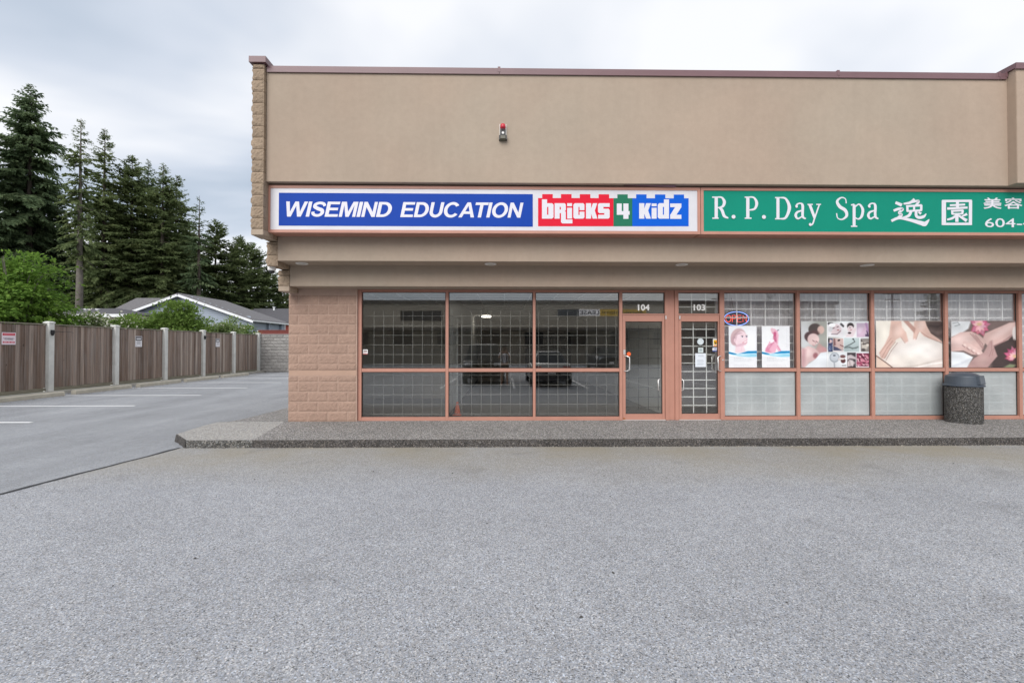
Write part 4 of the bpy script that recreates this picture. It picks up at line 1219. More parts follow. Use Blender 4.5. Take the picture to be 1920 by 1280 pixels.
c.line([(.56, .10), (.60, .09)], .03, (120, 100, 120), .7); c.line([(.40, .15), (.46, .16)], .012, P3, .7)
c.line([(.24, .46), (.36, .40)], .012, (150, 70, 110), .8, .7)
c.line([(.55, .46), (.66, .58)], .014, P3, .9, .6)
for k in range(9): c.line([(.885 + .012 * (k % 2), .06 + k * .05), (.89, .08 + k * .05)], .012, (200, 204, 210), .8, .8)
waves(c); c.photo(0.95, 0.03, 2); im2 = c.image('poster_print')
# 3: collage
c = Canvas(320, 224, (226, 232, 236))
c.rect(0, 0, .375, 1, (176, 180, 176)); c.ell(.30, .25, .2, .4, (158, 160, 152), 0, 1.2); c.ell(.05, .3, .14, .3, (206, 210, 214), 0, 1)
c.ell(.20, .17, .095, .125, (84, 72, 70), -8, .2); c.ell(.285, .18, .05, .085, (216, 176, 164), 0, .35); c.ell(.19, .25, .07, .06, (104, 62, 66), 0, .6, .8)
c.poly([(.26, .45), (.375, .62), (.375, .80), (.16, .72), (.22, .55)], (198, 152, 148), .03); c.ell(.31, .60, .06, .06, (212, 150, 152), 0, .8)
c.ell(.13, .33, .085, .11, (88, 62, 66), 25, .25); c.ell(.175, .38, .085, .125, (226, 190, 188), -12, .2)
c.poly([(.0, .60), (.10, .52), (.19, .56), (.26, .66), (.24, .78), (.12, .86), (.04, 1), (.0, .9)], (222, 182, 182), .03)
c.ell(.09, .66, .06, .1, (236, 204, 202), 20, .9); c.ell(.205, .72, .035, .06, (164, 96, 104), 15, .7)
c.poly([(0, .55), (.07, .60), (.04, .98), (0, .95)], (196, 140, 146), .05, .8)
c.line([(.165, .40), (.19, .425)], .01, (120, 76, 84), .6); c.line([(.215, .42), (.235, .44)], .01, (120, 76, 84), .6); c.line([(.165, .50), (.195, .52)], .011, (200, 130, 136), .6); c.line([(.20, .42), (.21, .47)], .007, (190, 130, 134), .7)
c.poly([(.03, 1), (.10, .90), (.20, .80), (.28, .66), (.375, .64), (.375, 1)], (224, 231, 238), .02)
c.rect(.372, 0, .385, 1, (236, 240, 243))
def cell(x0, y0, x1, y1, bg): c.rect(x0, y0, x1, y1, bg)
cell(.39, .04, .615, .33, (228, 226, 232)); c.ell(.50, .17, .085, .11, (222, 200, 206), 25, .15); c.line([(.40, .05), (.45, .05)], .03, (66, 62, 70)); c.line([(.58, .06), (.61, .10)], .03, (70, 66, 72)); c.ell(.43, .16, .03, .07, (206, 206, 212), 20); c.line([(.46, .15), (.48, .14)], .011, (90, 70, 78)); c.line([(.52, .12), (.54, .11)], .011, (90, 70, 78)); c.ell(.535, .185, .018, .012, (176, 96, 110)); c.line([(.44, .27), (.52, .27), (.57, .20)], .012, (140, 120, 130), .8); c.ell(.45, .08, .05, .04, (244, 246, 248))
cell(.625, .04, .80, .33, (232, 230, 234)); c.ell(.715, .10, .05, .07, (62, 54, 56), 10, .25); c.ell(.715, .16, .045, .07, (226, 204, 208), 12, .2); c.poly([(.64, .33), (.70, .23), (.79, .12), (.80, .18), (.75, .33)], (228, 208, 214), .02); c.ell(.70, .245, .025, .02, (70, 50, 56)); c.line([(.70, .13), (.715, .135)], .008, (60, 50, 56)); c.line([(.71, .185), (.73, .18)], .01, (180, 100, 112))
cell(.805, .04, .985, .33, (198, 172, 200)); c.ell(.865, .2, .05, .08, (222, 196, 220), 0, .7); c.poly([(.81, .33), (.87, .22), (.93, .08), (.96, .15), (.9, .33)], (212, 176, 204), .03); c.line([(.955, .2), (.97, .31)], .02, (86, 60, 100)); c.line([(.94, .05), (.97, .2)], .03, (176, 130, 182)); c.rect(.93, .27, .96, .32, (96, 70, 110))
cell(.39, .36, .455, .64, (58, 66, 110)); c.ell(.42, .42, .03, .04, (210, 176, 176), 0, .5); c.rect(.39, .36, .41, .44, (30, 28, 40)); c.ell(.42, .57, .03, .05, (72, 96, 150), 0, .9)
for k in range(16):
    r = random.Random(k); c.ell(r.uniform(.395, .45), r.uniform(.5, .63), .006, .008, (150, 170, 210) if k % 2 else (30, 36, 70), 0, .5)
cell(.465, .36, .61, .64, (206, 172, 166)); c.ell(.545, .40, .02, .018, (40, 30, 34), -20); c.poly([(.465, .52), (.52, .55), (.60, .62), (.61, .64), (.465, .64)], (70, 74, 108), .01); c.line([(.565, .50), (.61, .53)], .012, (120, 60, 64)); c.poly([(.465, .36), (.49, .36), (.50, .50), (.465, .52)], (132, 86, 88), .02); c.rect(.465, .615, .61, .64, (226, 214, 214))
cell(.62, .35, .84, .64, (182, 202, 204)); c.line([(.635, .54), (.72, .48), (.775, .43), (.76, .385)], .014, (96, 108, 110), .6); c.ell(.752, .375, .012, .016, (50, 56, 60)); c.line([(.63, .555), (.70, .545), (.74, .57), (.79, .56), (.82, .54)], .022, (112, 128, 128), .7); c.ell(.66, .6, .05, .02, (164, 186, 188), 0, 1)
cell(.86, .36, .985, .64, (150, 142, 138)); c.ell(.92, .52, .045, .08, (206, 196, 184), 10, .5); c.line([(.87, .40), (.90, .48), (.97, .46)], .02, (90, 80, 78)); c.ell(.96, .50, .02, .03, (228, 220, 206)); c.ell(.90, .60, .03, .03, (80, 72, 70), 0, .8); c.ell(.88, .45, .015, .02, (210, 204, 190))
cell(.39, .67, .655, .98, (220, 226, 232)); c.ell(.48, .76, .072, .105, (150, 160, 172), 12, .12); c.ell(.48, .755, .058, .085, (188, 196, 206), 12, .3); c.rect(.462, .705, .495, .735, (86, 94, 108)); c.line([(.475, .86), (.48, .98)], .02, (168, 176, 186)); c.ell(.60, .74, .04, .035, (120, 78, 78), 0, .4); c.ell(.605, .83, .035, .05, (96, 52, 54), 20, .3); c.ell(.595, .79, .03, .015, (232, 226, 222)); c.rect(.585, .92, .65, .935, (70, 66, 74)); c.ell(.55, .80, .02, .03, (206, 196, 198))
cell(.665, .66, .79, .975, (70, 62, 68)); c.poly([(.665, .72), (.72, .70), (.79, .76), (.79, .80), (.70, .78), (.665, .82)], (200, 186, 190), .02); c.poly([(.665, .86), (.70, .80), (.74, .82), (.78, .87), (.75, .93), (.665, .96)], (208, 192, 194), .03); c.line([(.735, .83), (.74, .94)], .014, (220, 208, 208)); c.line([(.70, .84), (.705, .92)], .006, (110, 96, 100))
cell(.80, .67, .985, .975, (132, 48, 76))
for k in range(46):
    r = random.Random(100 + k); c.ell(r.uniform(.815, .97), r.uniform(.70, .96), r.uniform(.012, .03), r.uniform(.012, .03), [(214, 120, 146), (236, 176, 190), (96, 24, 50), (178, 66, 100)][k % 4], r.uniform(0, 90), .6)
c.rect(.80, .95, .985, .975, (236, 220, 226))
c.photo(0.74, 0.16, 3); im3 = c.image('poster_print')
# 4: hands on a back
c = Canvas(300, 212, (226, 214, 204))
c.ell(.12, .22, .3, .4, (236, 228, 214), 0, 1); c.rect(.80, 0, 1, .5, (92, 74, 70), .0)
c.poly([(.42, 0), (1, 0), (1, .50), (.84, .40), (.75, .25), (.70, .0)], (84, 66, 62), .05); c.line([(.80, .2), (.9, .25), (1, .22)], .05, (112, 92, 88), .9, .8); c.line([(.78, .1), (.9, .12), (1, .06)], .03, (60, 46, 44), .9, .7)
c.poly([(0, .78), (.10, .82), (.22, .62), (.30, .46), (.46, .36), (.62, .34), (.80, .38), (1, .50), (1, 1), (.22, 1), (.1, .92)], (224, 210, 202), .03)
c.ell(.62, .62, .32, .22, (244, 238, 232), -8, 1.0, .9); c.ell(.45, .85, .3, .14, (236, 226, 214), 0, 1, .8)
c.poly([(0, .70), (.12, .86), (.26, 1.0), (.0, 1.0)], (226, 196, 176), .02); c.line([(0, .73), (.13, .86), (.26, 1.0)], .012, (104, 66, 56), .7); c.line([(.14, .82), (.22, .62), (.31, .46)], .010, (150, 108, 100), .9, .6)
H1, H2 = (224, 180, 164), (188, 138, 124)
c.poly([(.22, .0), (.37, .0), (.38, .14), (.44, .24), (.47, .42), (.43, .46), (.36, .34), (.30, .38), (.22, .52), (.14, .74), (.10, .80), (.06, .76), (.04, .66), (.12, .50), (.19, .30)], H1, .015)
c.line([(.08, .76), (.16, .56), (.24, .42)], .012, H2, .8, .8); c.line([(.12, .78), (.20, .58), (.28, .44)], .012, H2, .8, .8); c.line([(.05, .68), (.13, .52), (.22, .36)], .01, H2, .8, .7); c.ell(.33, .22, .06, .12, (236, 200, 186), 20, 1, .8)
c.line([(.36, .34), (.42, .46)], .01, H2, .8, .7); c.ell(.445, .455, .015, .016, (240, 214, 208))
c.poly([(.56, .0), (.72, .0), (.74, .10), (.80, .26), (.92, .38), (.99, .47), (.94, .44), (.80, .38), (.70, .32), (.64, .22), (.60, .30), (.58, .40), (.54, .38), (.55, .20)], H1, .015)
c.poly([(.40, .0), (.47, .0), (.58, .16), (.56, .26)], H2, .02); c.line([(.66, .24), (.76, .34), (.90, .42)], .012, H2, .8, .8); c.line([(.62, .24), (.585, .38)], .01, H2, .8, .7); c.ell(.66, .1, .05, .1, (238, 204, 192), 10, 1, .8)
c.ell(.565, .385, .013, .018, (240, 214, 208)); c.line([(.24, 1), (.6, .93), (1, .78)], .02, (206, 192, 180), .9, .6); c.line([(.5, 1), (.8, .9), (1, .86)], .02, (248, 244, 238), .9, .8)
c.photo(0.74, 0.16, 4); im4 = c.image('poster_print')
# 5: hand massage with lotus flowers
c = Canvas(310, 214, (118, 96, 92))
c.poly([(0, 0), (.30, 0), (.26, .16), (.16, .26), (0, .34)], (214, 218, 222), .03); c.line([(.03, .05), (.10, .03), (.13, .08), (.06, .11)], .014, (150, 156, 160), .6, .8)
c.poly([(.55, .3), (.8, .1), (1, 0), (1, 1), (.6, 1)], (74, 58, 56), .05)
def lotus(cx_, cy_, s_, n, a0, a1):
    for ring, (ln, wd, col) in enumerate(((1.0, .30, (178, 52, 88)), (.92, .24, (218, 112, 142)), (.68, .22, (206, 82, 114)), (.60, .16, (240, 176, 192)))):
        for k in range(n):
            a = math.radians(a0 + (a1 - a0) * (k + (.5 if ring > 1 else 0)) / (n - .5)); r = random.Random(k + ring * 50)
            L_ = s_ * ln * r.uniform(.85, 1.1); w_ = s_ * wd; ca_, sa_ = math.cos(a), -math.sin(a) * 1.45
            nx_, ny_ = math.sin(a), math.cos(a) * 1.45
            cc = tuple(v + r.randint(-14, 14) for v in col)
            c.poly([(cx_, cy_), (cx_ + ca_ * L_ * .5 + nx_ * w_, cy_ + sa_ * L_ * .5 + ny_ * w_), (cx_ + ca_ * L_, cy_ + sa_ * L_), (cx_ + ca_ * L_ * .5 - nx_ * w_, cy_ + sa_ * L_ * .5 - ny_ * w_)], cc, .02, .9)
    c.ell(cx_, cy_ - .02, s_ * .22, s_ * .2, (218, 176, 130), 0, .9)
lotus(.42, .09, .17, 9, -140, 170)
H1, H2, H3 = (214, 172, 164), (166, 118, 116), (236, 204, 198)
c.poly([(1, .02), (.86, .04), (.66, .16), (.50, .26), (.46, .40), (.56, .56), (.66, .50), (.84, .40), (1, .16)], H1, .02); c.ell(.78, .2, .2, .07, H3, -32, 1, .6); c.line([(.60, .55), (.78, .42), (.92, .28)], .02, H2, 1, .8)
c.poly([(0, .36), (.14, .24), (.30, .22), (.42, .30), (.52, .42), (.46, .60), (.40, .72), (.30, .70), (.18, .62), (.0, .64)], H1, .02); c.ell(.16, .40, .16, .12, H3, -10, 1, .7)
for k in range(4):
    x, y = .20 + k * .065, .46 + k * .058
    c.ell(x + .02, y + .02, .055, .05, (226, 186, 178), 35, .25); c.ell(x + .005, y + .045, .022, .024, (236, 206, 198), 30, .5); c.line([(x - .035, y + .05), (x + .0, y + .09)], .012, H2, .8, .9)
for k in range(3): c.line([(.28 + k * .04, .26 + k * .02), (.38 + k * .04, .42 + k * .03), (.46 + k * .01, .58)], .012, H2, .8, .7)
c.poly([(.20, .98), (.34, .78), (.48, .66), (.57, .42), (.61, .40), (.62, .50), (.65, .62), (.68, .74), (.58, .90), (.52, 1), (.2, 1)], (190, 146, 142), .02); c.line([(.59, .44), (.60, .60), (.56, .74)], .012, H2, .9, .8); c.line([(.63, .56), (.60, .72)], .01, H2, .9, .8); c.ell(.46, .84, .08, .1, (206, 164, 158), 0, 1, .7)
c.poly([(0, .64), (.18, .66), (.32, .76), (.22, 1), (0, 1)], (226, 232, 238), .02); c.line([(.02, .95), (.16, .88), (.28, .80)], .03, (206, 212, 222), .9, .8)
lotus(.94, .76, .17, 8, 0, 200); c.ell(.95, .26, .05, .14, (222, 214, 210), 0, .4); c.poly([(.76, .98), (.86, .90), (.95, .92), (.9, 1)], (128, 140, 100), .03)
for k in range(40): c.ell(.945 + .03 * math.sin(k * 2.1), .12 + k * .007, .006, .006, (240, 232, 230), 0, .6)
c.photo(0.74, 0.16, 5); im5 = c.image('poster_print')
PG = 'posters in the spa windows'
print_panel('poster', 1366.2, 1419, 611, 691, PY, print_mat('print_a', im1), 'upright poster of a smiling woman over a blue wave', 'poster', PG, thick=.0015, curl=-.002)
print_panel('poster', 1428.2, 1481, 611.2, 690.8, PY, print_mat('print_b', im2), 'upright poster of a pink toned seated figure over a blue wave', 'poster', PG, thick=.0015, curl=-.002)
print_panel('poster', 1501.8, 1631.8, 602, 691, PY, print_mat('print_c', im3), 'wide spa collage poster of a couple and small treatment pictures', 'poster', PG, thick=.0015, curl=-.002)
print_panel('poster', 1642.2, 1771.2, 601.2, 691, PY, print_mat('print_d', im4), 'wide poster of two hands massaging a pale back', 'poster', PG, thick=.0015, curl=-.002)
print_panel('poster', 1782.5, 1911.0, 601.2, 690.6, PY, print_mat('print_e', im5), 'wide poster of hands in a massage with pink lotus flowers', 'poster', PG, thick=.0015, curl=-.002)

# small notices and stickers
def small(name, w, h, bg, draw, xa_, xb_, ya_, yb_, Y, label, group, cat='sticker', thick=.001):
    c_ = Canvas(w, h, bg)
    draw(c_)
    return print_panel(name, xa_, xb_, ya_, yb_, Y, print_mat(name + '_print', c_.image(name + '_print')), label, cat, group, thick)
DG = 'stickers on the shop doors'
SYD = GY - .006
def d_paper(c_):
    for k, y in enumerate((.14, .2, .47, .56, .64, .74, .8)): c_.rect(.18 if k > 1 else .25, y, .82 if k % 2 else .74, y + .022, (150, 156, 166), .8)
small('notice', 60, 82, (222, 228, 236), d_paper, 1303.6, 1323.6, 662.2, 687.8, SYD, 'white paper notice taped to the middle of door 103', None, 'notice')
def d_sq(c_): c_.rect(.2, .2, .8, .8, (176, 188, 190)); c_.rect(.3, .35, .7, .4, (120, 130, 136)); c_.rect(.3, .5, .7, .55, (130, 140, 146))
small('sticker', 40, 40, (206, 216, 216), d_sq, 1309, 1318.6, 651.5, 661, SYD, 'small square pale sticker just above the paper notice', DG)
def d_yel(c_): c_.rect(0, 0, 1, .12, (190, 190, 190)); c_.rect(.12, .2, .88, .72, (232, 190, 40)); c_.ell(.5, .5, .22, .2, (60, 56, 40)); c_.ell(.62, .38, .2, .16, (236, 150, 40)); c_.rect(.1, .8, .9, .98, (224, 150, 90))
small('sticker', 40, 60, (236, 236, 236), d_yel, 1336.8, 1346.2, 634.2, 649.5, SYD, 'yellow and white sticker above the VISA sticker on door 103', DG)
def d_visa(c_): c_.rect(0, 0, 1, .08, (60, 90, 160)); c_.rect(0, .72, 1, 1, (30, 60, 140))
vs_ = small('sticker', 50, 32, (242, 242, 244), d_visa, 1336, 1347.2, 651.2, 658.8, SYD, 'white and blue VISA sticker on door 103', DG)
a, zt_ = px(1338, 652.8, SYD); b, zb_ = px(1345.8, 655.8, SYD)
text_mb('VISA', a, b, zb_, zt_, SYD - .0012, .0008, .03, .2).build('lettering', M('visa_blue', lin(26, 60, 150), .5, 0), vs_)
rx, rz = px(1313.4, 640.3, SYD)
tag(MB().lathe([(.068, 0), (.068, .002)], (rx, SYD - .002, rz), 32, 'y').build('sticker', M('pale_round_sticker', (.58, .64, .67), .5, .12, 30)), 'round pale blue sticker at eye height on door 103', 'sticker', DG)
ox, oz = px(1179, 663.5, SYD)
tag(MB().lathe([(.046, 0), (.046, .002)], (ox, SYD - .002, oz), 8, 'y').build('sticker', M('orange_sticker', (.80, .13, .03), .5, .1, 30)), 'orange sticker beside the pull handle of door 104', 'sticker', DG)
def d_cam(c_): c_.ell(.22, .5, .1, .3, (40, 36, 36)); c_.rect(.42, .2, .9, .34, (60, 60, 60)); c_.rect(.42, .42, .9, .5, (160, 60, 60)); c_.rect(.42, .6, .85, .68, (120, 120, 120)); c_.rect(0, .86, 1, 1, (190, 60, 60))
small('sticker', 60, 40, (236, 236, 236), d_cam, 676.6, 689.4, 655, 664, SYD, 'small white warning sticker in the corner of the left shop window', DG)

# neon sign
ncx, ncz = px(1381, 597.3, 9.70)
sc_ = 9.70 / FPX
neon = empty('neon_sign', (ncx, 9.70, ncz - .17), 'oval neon sign reading OPEN in red behind the spa window grille', 'neon sign')
pts = [(ncx + 25.5 * sc_ * math.cos(t), ncz + 15.5 * sc_ * math.sin(t)) for t in [2 * math.pi * i / 40 for i in range(40)]]
MB().prism_y(pts, 9.715, 9.73).build('backing', M('neon_backing', (.014, .016, .05), .3, 0), neon)
MB().tube([(ncx + 23.5 * sc_ * math.cos(2 * math.pi * i / 48), 9.705, ncz + 13 * sc_ * math.sin(2 * math.pi * i / 48)) for i in range(48)], .0075, 6, True).build('blue_tube', M('neon_blue', (.25, .42, 1.0), .4, 0, emit=.7), neon, smooth=True)
nm = M('neon_red', (1.0, .10, .06), .4, 0, emit=.6)
gl = {'O': [[(5 * math.cos(2 * math.pi * i / 16), 6.3 * math.sin(2 * math.pi * i / 16)) for i in range(17)]], 'P': [[(-3.5, -6.3), (-3.5, 6.3), (1.5, 6.3), (3.6, 4.6), (3.6, 1.8), (1.5, 0), (-3.5, 0)]],
      'E': [[(3.5, 6.3), (-3.5, 6.3), (-3.5, -6.3), (3.5, -6.3)], [(-3.5, 0), (2.5, 0)]], 'N': [[(-3.5, -6.3), (-3.5, 6.3), (3.5, -6.3), (3.5, 6.3)]]}
for ch, off in zip('OPEN', (-15.5, -4.6, 5.6, 15.8)):
    t_ = MB()
    for ln in gl[ch]: t_.tube([(ncx + (off + a) * sc_, 9.70, ncz + b * sc_) for a, b in ln], .0065, 6)
    t_.build('red_tube', nm, neon, smooth=True)
MB().tube([(ncx - .05, 9.72, ncz + .17), (ncx - .1, 9.725, ncz + .45)], .004, 5).build('cord', MT['black'], neon)

# curtains behind the grilles
def curtain_mat():
    t = NT('sheer_curtain'); t.bsdf(.9, 0, .1)
    c_ = t.ramp(t.noise(1, 4, .6, t.stretch(9, 9, .35)), [(.3, (.66, .63, .66)), (.7, (.90, .88, .90))])
    t.color(c_)
    tl = t.n('ShaderNodeBsdfTranslucent'); t.l(c_, tl.inputs[0])
    m = t.n('ShaderNodeMixShader'); m.inputs[0].default_value = .3
    t.l(t.b.outputs[0], m.inputs[1]); t.l(tl.outputs[0], m.inputs[2]); t.l(m.outputs[0], t.out.inputs[0])
    return t.m
cmat = curtain_mat()
cl_names = {5: 'grey sheer curtain behind the neon sign window', 6: 'grey sheer curtain behind the spa collage window', 7: 'grey sheer curtain above the back massage poster', 8: 'grey sheer curtain above the lotus flower poster'}
for i, x0, x1, w in bays:
    if i < 5: continue
    rg2 = random.Random(i); n = 90; vs = []; y = 9.82
    ph = rg2.uniform(0, 6)
    for k in range(n + 1):
        x = x0 - .06 + (x1 - x0 + .08) * k / n
        dy = .028 * math.sin(k * .55 + ph) + .016 * math.sin(k * 1.37 + ph * 2) + .014 * math.sin(k * .21)
        vs += [(x, y + dy * .7, ZH + .05), (x, y + dy, 1.9), (x, y + dy * 1.2, ZT0 - .05)]
    mb = MB(); mb.v = vs; mb.f = [(3 * k + j, 3 * k + j + 1, 3 * k + j + 4, 3 * k + j + 3) for k in range(n) for j in range(2)]
    mb.build('curtain', cmat, smooth=True, label=cl_names.get(i, 'grey sheer curtain just right of the last visible mullion' if i == 9 else 'grey sheer curtain in the window past the right edge of the photo'), cat='curtain', group='curtains behind the spa windows')

# ------------------------------------------------------------------ fence
FX = -16.17
fence = empty('wooden_fence', (FX, 16.4, 0), 'weathered brown board fence with pale concrete posts along the parking stalls', 'fence')
PYs = [16.4 + 2.74 * k for k in range(-6, 6)]
pm = MB().box(-.095, .095, -.095, .095, 0, 2.42).mesh('post', MT['post'])
pcap = MB().add([(-.115, -.115, 2.42), (.115, -.115, 2.42), (.115, .115, 2.42), (-.115, .115, 2.42), (-.115, -.115, 2.455), (.115, -.115, 2.455), (.115, .115, 2.455), (-.115, .115, 2.455), (-.06, -.06, 2.485), (.06, -.06, 2.485), (.06, .06, 2.485), (-.06, .06, 2.485)],
               [(0, 3, 2, 1), (0, 1, 5, 4), (1, 2, 6, 5), (2, 3, 7, 6), (3, 0, 4, 7), (4, 5, 9, 8), (5, 6, 10, 9), (6, 7, 11, 10), (7, 4, 8, 11), (8, 9, 10, 11)]).mesh('post_cap', MT['post'])
plank_me = [MB().box(-.011, .011, -.066, .066, 0, 2.2 + d).mesh('plank', MT['wood']) for d in (0, .006, -.007, .012)]
rgp = random.Random(8)
for k, y in enumerate(PYs):
    p = inst('post', pm, (FX + .03, y, .08), fence)
    inst('post_cap', pcap, (FX + .03, y, .08), p)
    if k < len(PYs) - 1:
        ya, yb = y + .10, PYs[k + 1] - .10
        zt = 2.455
        pn = empty('fence_panel', (FX, (ya + yb) / 2, .1), parent=fence)
        for bx in ((FX - .05, FX + .045, ya, yb, zt - .02, zt + .02), (FX - .06, FX - .02, ya, yb, .35, .44), (FX - .06, FX - .02, ya, yb, 2.0, 2.09), (FX - .0, FX + .035, ya, yb, .12, .2)):
            MB().box(*bx).build('rail', MT['rail'], pn)
        n = int((yb - ya) / .1365); st_ = (yb - ya) / n
        for j in range(n):
            o = inst('plank', rgp.choice(plank_me), (FX + rgp.uniform(-.007, .007), ya + st_ * (j + .5), .215 + rgp.uniform(-.008, .008)), pn, (0, rgp.uniform(-.002, .002), rgp.uniform(-.04, .04)), (1, st_ / .1365, 1))
# block wall at the far end of the lane
bw = empty('block_wall', (-13, 30.25, 0), 'grey split face block wall closing the end of the parking lane', 'wall')
MB().box(-16.2, -2, 30.262, 30.45, 0, 2.46).build('mortar_core', MT['mortar_grey'], bw)
gb = [rough_block('block', BW - .014, BH - .014, .05, MT['block_grey'], 6, 3, .03, 90 + s) for s in range(6)]
gbh = [rough_block('block', BW / 2 - .014, BH - .014, .05, MT['block_grey'], 3, 3, .03, 99 + s) for s in range(3)]
z = .01; k = 0
while z < 2.4:
    x = -16.2; first = k % 2 == 0
    while x < -10.5:
        w_ = BW / 2 if first else BW
        inst('block', rgp.choice(gbh if first else gb), (x + w_ / 2, 30.24, z), bw); x += w_; first = False
    z += BH; k += 1
MB().box(-16.2, -2, 30.22, 30.47, 2.462, 2.50).build('coping', MT['mortar_grey'], bw)

# fence signs
def fsign(name, x, ytop, ybot, wpx_m, c_, label):
    y = FX * 1.0; d = ray(x, 640); Y = (FX + .03) / d.x * d.y
    zt_ = px(x, ytop, Y)[1]; zb_ = px(x, ybot, Y)[1]
    w_ = wpx_m; me = bpy.data.meshes.new(name)
    vs = [(0, -w_ / 2, 0), (0, w_ / 2, 0), (0, w_ / 2, zt_ - zb_), (0, -w_ / 2, zt_ - zb_), (-.006, -w_ / 2, 0), (-.006, w_ / 2, 0), (-.006, w_ / 2, zt_ - zb_), (-.006, -w_ / 2, zt_ - zb_)]
    me.from_pydata(vs, [], [(0, 1, 2, 3), (0, 4, 5, 1), (1, 5, 6, 2), (2, 6, 7, 3), (3, 7, 4, 0)])
    uv = [(0, 0), (1, 0), (1, 1), (0, 1)]; ul = me.uv_layers.new()
    for lp in me.loops: ul.data[lp.index].uv = uv[lp.vertex_index % 4]
    me.materials.append(print_mat(name + '_print', c_.image(name + '_print')))
    o = bpy.data.objects.new(name, me); COL.objects.link(o); place(o, (FX + .032, Y, zb_), None)
    return tag(o, label, 'sign', 'signs on the board fence')
c = Canvas(96, 110, (240, 226, 234))
c.rect(.06, .06, .94, .25, (206, 52, 72)); c.rect(.14, .12, .86, .15, (244, 190, 200)); c.rect(.10, .18, .9, .2, (240, 170, 184))
for k in range(8): c.line([(.13 + k * .1, .46 - .035 * math.sin(k / 7 * math.pi)), (.18 + k * .1, .51 - .035 * math.sin(k / 7 * math.pi))], .035, (120, 104, 126), .6)
c.rect(.08, .73, .92, .86, (206, 62, 84)); c.rect(.14, .77, .36, .82, (244, 200, 208)); c.rect(.42, .77, .60, .82, (244, 200, 208)); c.rect(.66, .77, .86, .82, (244, 200, 208))
tow = fsign('parking_sign', 16.3, 623, 646, .42, c, 'white parking sign with red bands nearest the camera on the fence')
Zs = WL[tow]
tm = text_mb('TOWING', Zs.y - .13, Zs.y + .13, Zs.z + .155, Zs.z + .20, 0, .001, .02)
tm.v = [(Zs.x + .001 - b, a, c__) for a, b, c__ in tm.v]
tm.build('lettering', M('dark_print', (.06, .05, .07), .6, 0), tow)
for (x, yt, yb, lab, s_) in ((260, 630, 650, 'white and black parking sign on the bay after the second post', 1), (408.3, 634.5, 650, 'white and black parking sign on the bay past the second lamp', 2)):
    c = Canvas(80, 130, (238, 236, 240)); c.rect(.05, .03, .95, .42, (44, 42, 48)); c.rect(.12, .08, .88, .13, (210, 210, 214)); c.rect(.16, .20, .84, .33, (236, 236, 240))
    for k, y in enumerate((.50, .61, .71)): c.rect(.22 if k != 1 else .14, y, .78 if k != 1 else .86, y + .035, (96, 96, 110))
    c.ell(.2, .87, .05, .03, (70, 70, 80)); c.ell(.8, .87, .05, .03, (70, 70, 80))
    fsign('parking_sign', x, yt, yb, .36, c, lab)
# floodlights on posts
for k, (pi, lab) in enumerate(((6, 'black floodlight on the fence post nearest the camera'), (9, 'black floodlight on the fence post past the plain bay'))):
    y = PYs[pi]; X = FX + .13
    f_ = empty('floodlight', (X, y, 2.1), lab, 'floodlight', 'floodlights on the fence posts')
    MB().box(X - .0, X + .05, y - .06, y + .06, 2.14, 2.26).build('wall_box', MT['black'], f_, bevel=.008)
    MB().tube([(X + .05, y, 2.2), (X + .14, y + .08, 2.21), (X + .2, y + .22, 2.2)], .010, 8).build('arm', MT['black'], f_)
    MB().lathe([(.028, 0), (.06, .09), (.06, .13)], (X + .02, y, 2.06), 16).build('lamp_head', MT['black'], f_)
    MB().tube([(X + .24, y + .15, 2.2), (X + .32, y + .35, 2.2), (X + .2, y + .6, 2.17)], .006, 5).build('cable', MT['black'], f_)

# ------------------------------------------------------------------ houses behind
MT['siding'] = M('blue_grey_siding', (.31, .36, .435), .7, .04, 2)
MT['trim'] = M('white_trim', (.78, .80, .83), .6, .03)
MT['shingle'] = M('grey_shingles', (.15, .145, .152), .95, .22, 7, .8, 25)
MT['shingle_dark'] = M('dark_shingles', (.085, .083, .092), .95, .2, 7, .8, 25)
HY = 40.0
apx, apz = px(333, 548.5, HY); lfx, lfz = px(226, 589, HY); rtx, rtz = px(472, 598, HY)
h = empty('house', (apx, HY, 0), 'blue grey gabled house with white barge boards behind the fence', 'house')
MB().prism_y([(lfx + .5, 0), (rtx - .35, 0), (rtx - .35, rtz - .15), (apx, apz - .28), (lfx + .5, lfz - .05)], HY + .45, HY + 6.6).build('wall', MT['siding'], h)
sid = MB(); zz = 1.9
while zz < apz - .45:
    tL = (zz - lfz) / (apz - lfz); tR = (zz - rtz) / (apz - rtz)
    xl = lfx + .5 if tL < .06 else lfx + (apx - lfx) * max(tL, 0) + .35; xr = rtx - .35 if tR < .06 else rtx + (apx - rtx) * max(tR, 0) - .35
    if xr > xl: sid.prism_x([(HY + .449, zz), (HY + .425, zz + .004), (HY + .444, zz + .185), (HY + .449, zz + .185)], xl, xr)
    zz += .19
sid.build('siding_boards', MT['siding'], h, kind='stuff')
HB = HY + 6.7
def slab(p0, p1, t_, y0, y1, name, mat, parent):
    d = Vector((p1[0] - p0[0], p1[1] - p0[1])); n_ = Vector((-d.y, d.x)).normalized()
    if n_.y < 0: n_ = -n_
    return MB().prism_y([(p0[0], p0[1]), (p1[0], p1[1]), (p1[0] + n_.x * t_, p1[1] + n_.y * t_), (p0[0] + n_.x * t_, p0[1] + n_.y * t_)], y0, y1).build(name, mat, parent)
slab((lfx - .2, lfz - .12), (apx, apz - .12), .1, HY + .02, HB, 'roof', MT['shingle'], h)
slab((apx, apz - .12), (rtx + .1, rtz - .12), .1, HY + .02, HB, 'roof', MT['shingle'], h)
slab((lfx - .2, lfz - .33), (apx - .002, apz - .33), .2, HY - .06, HY + .015, 'barge_board', MT['trim'], h)
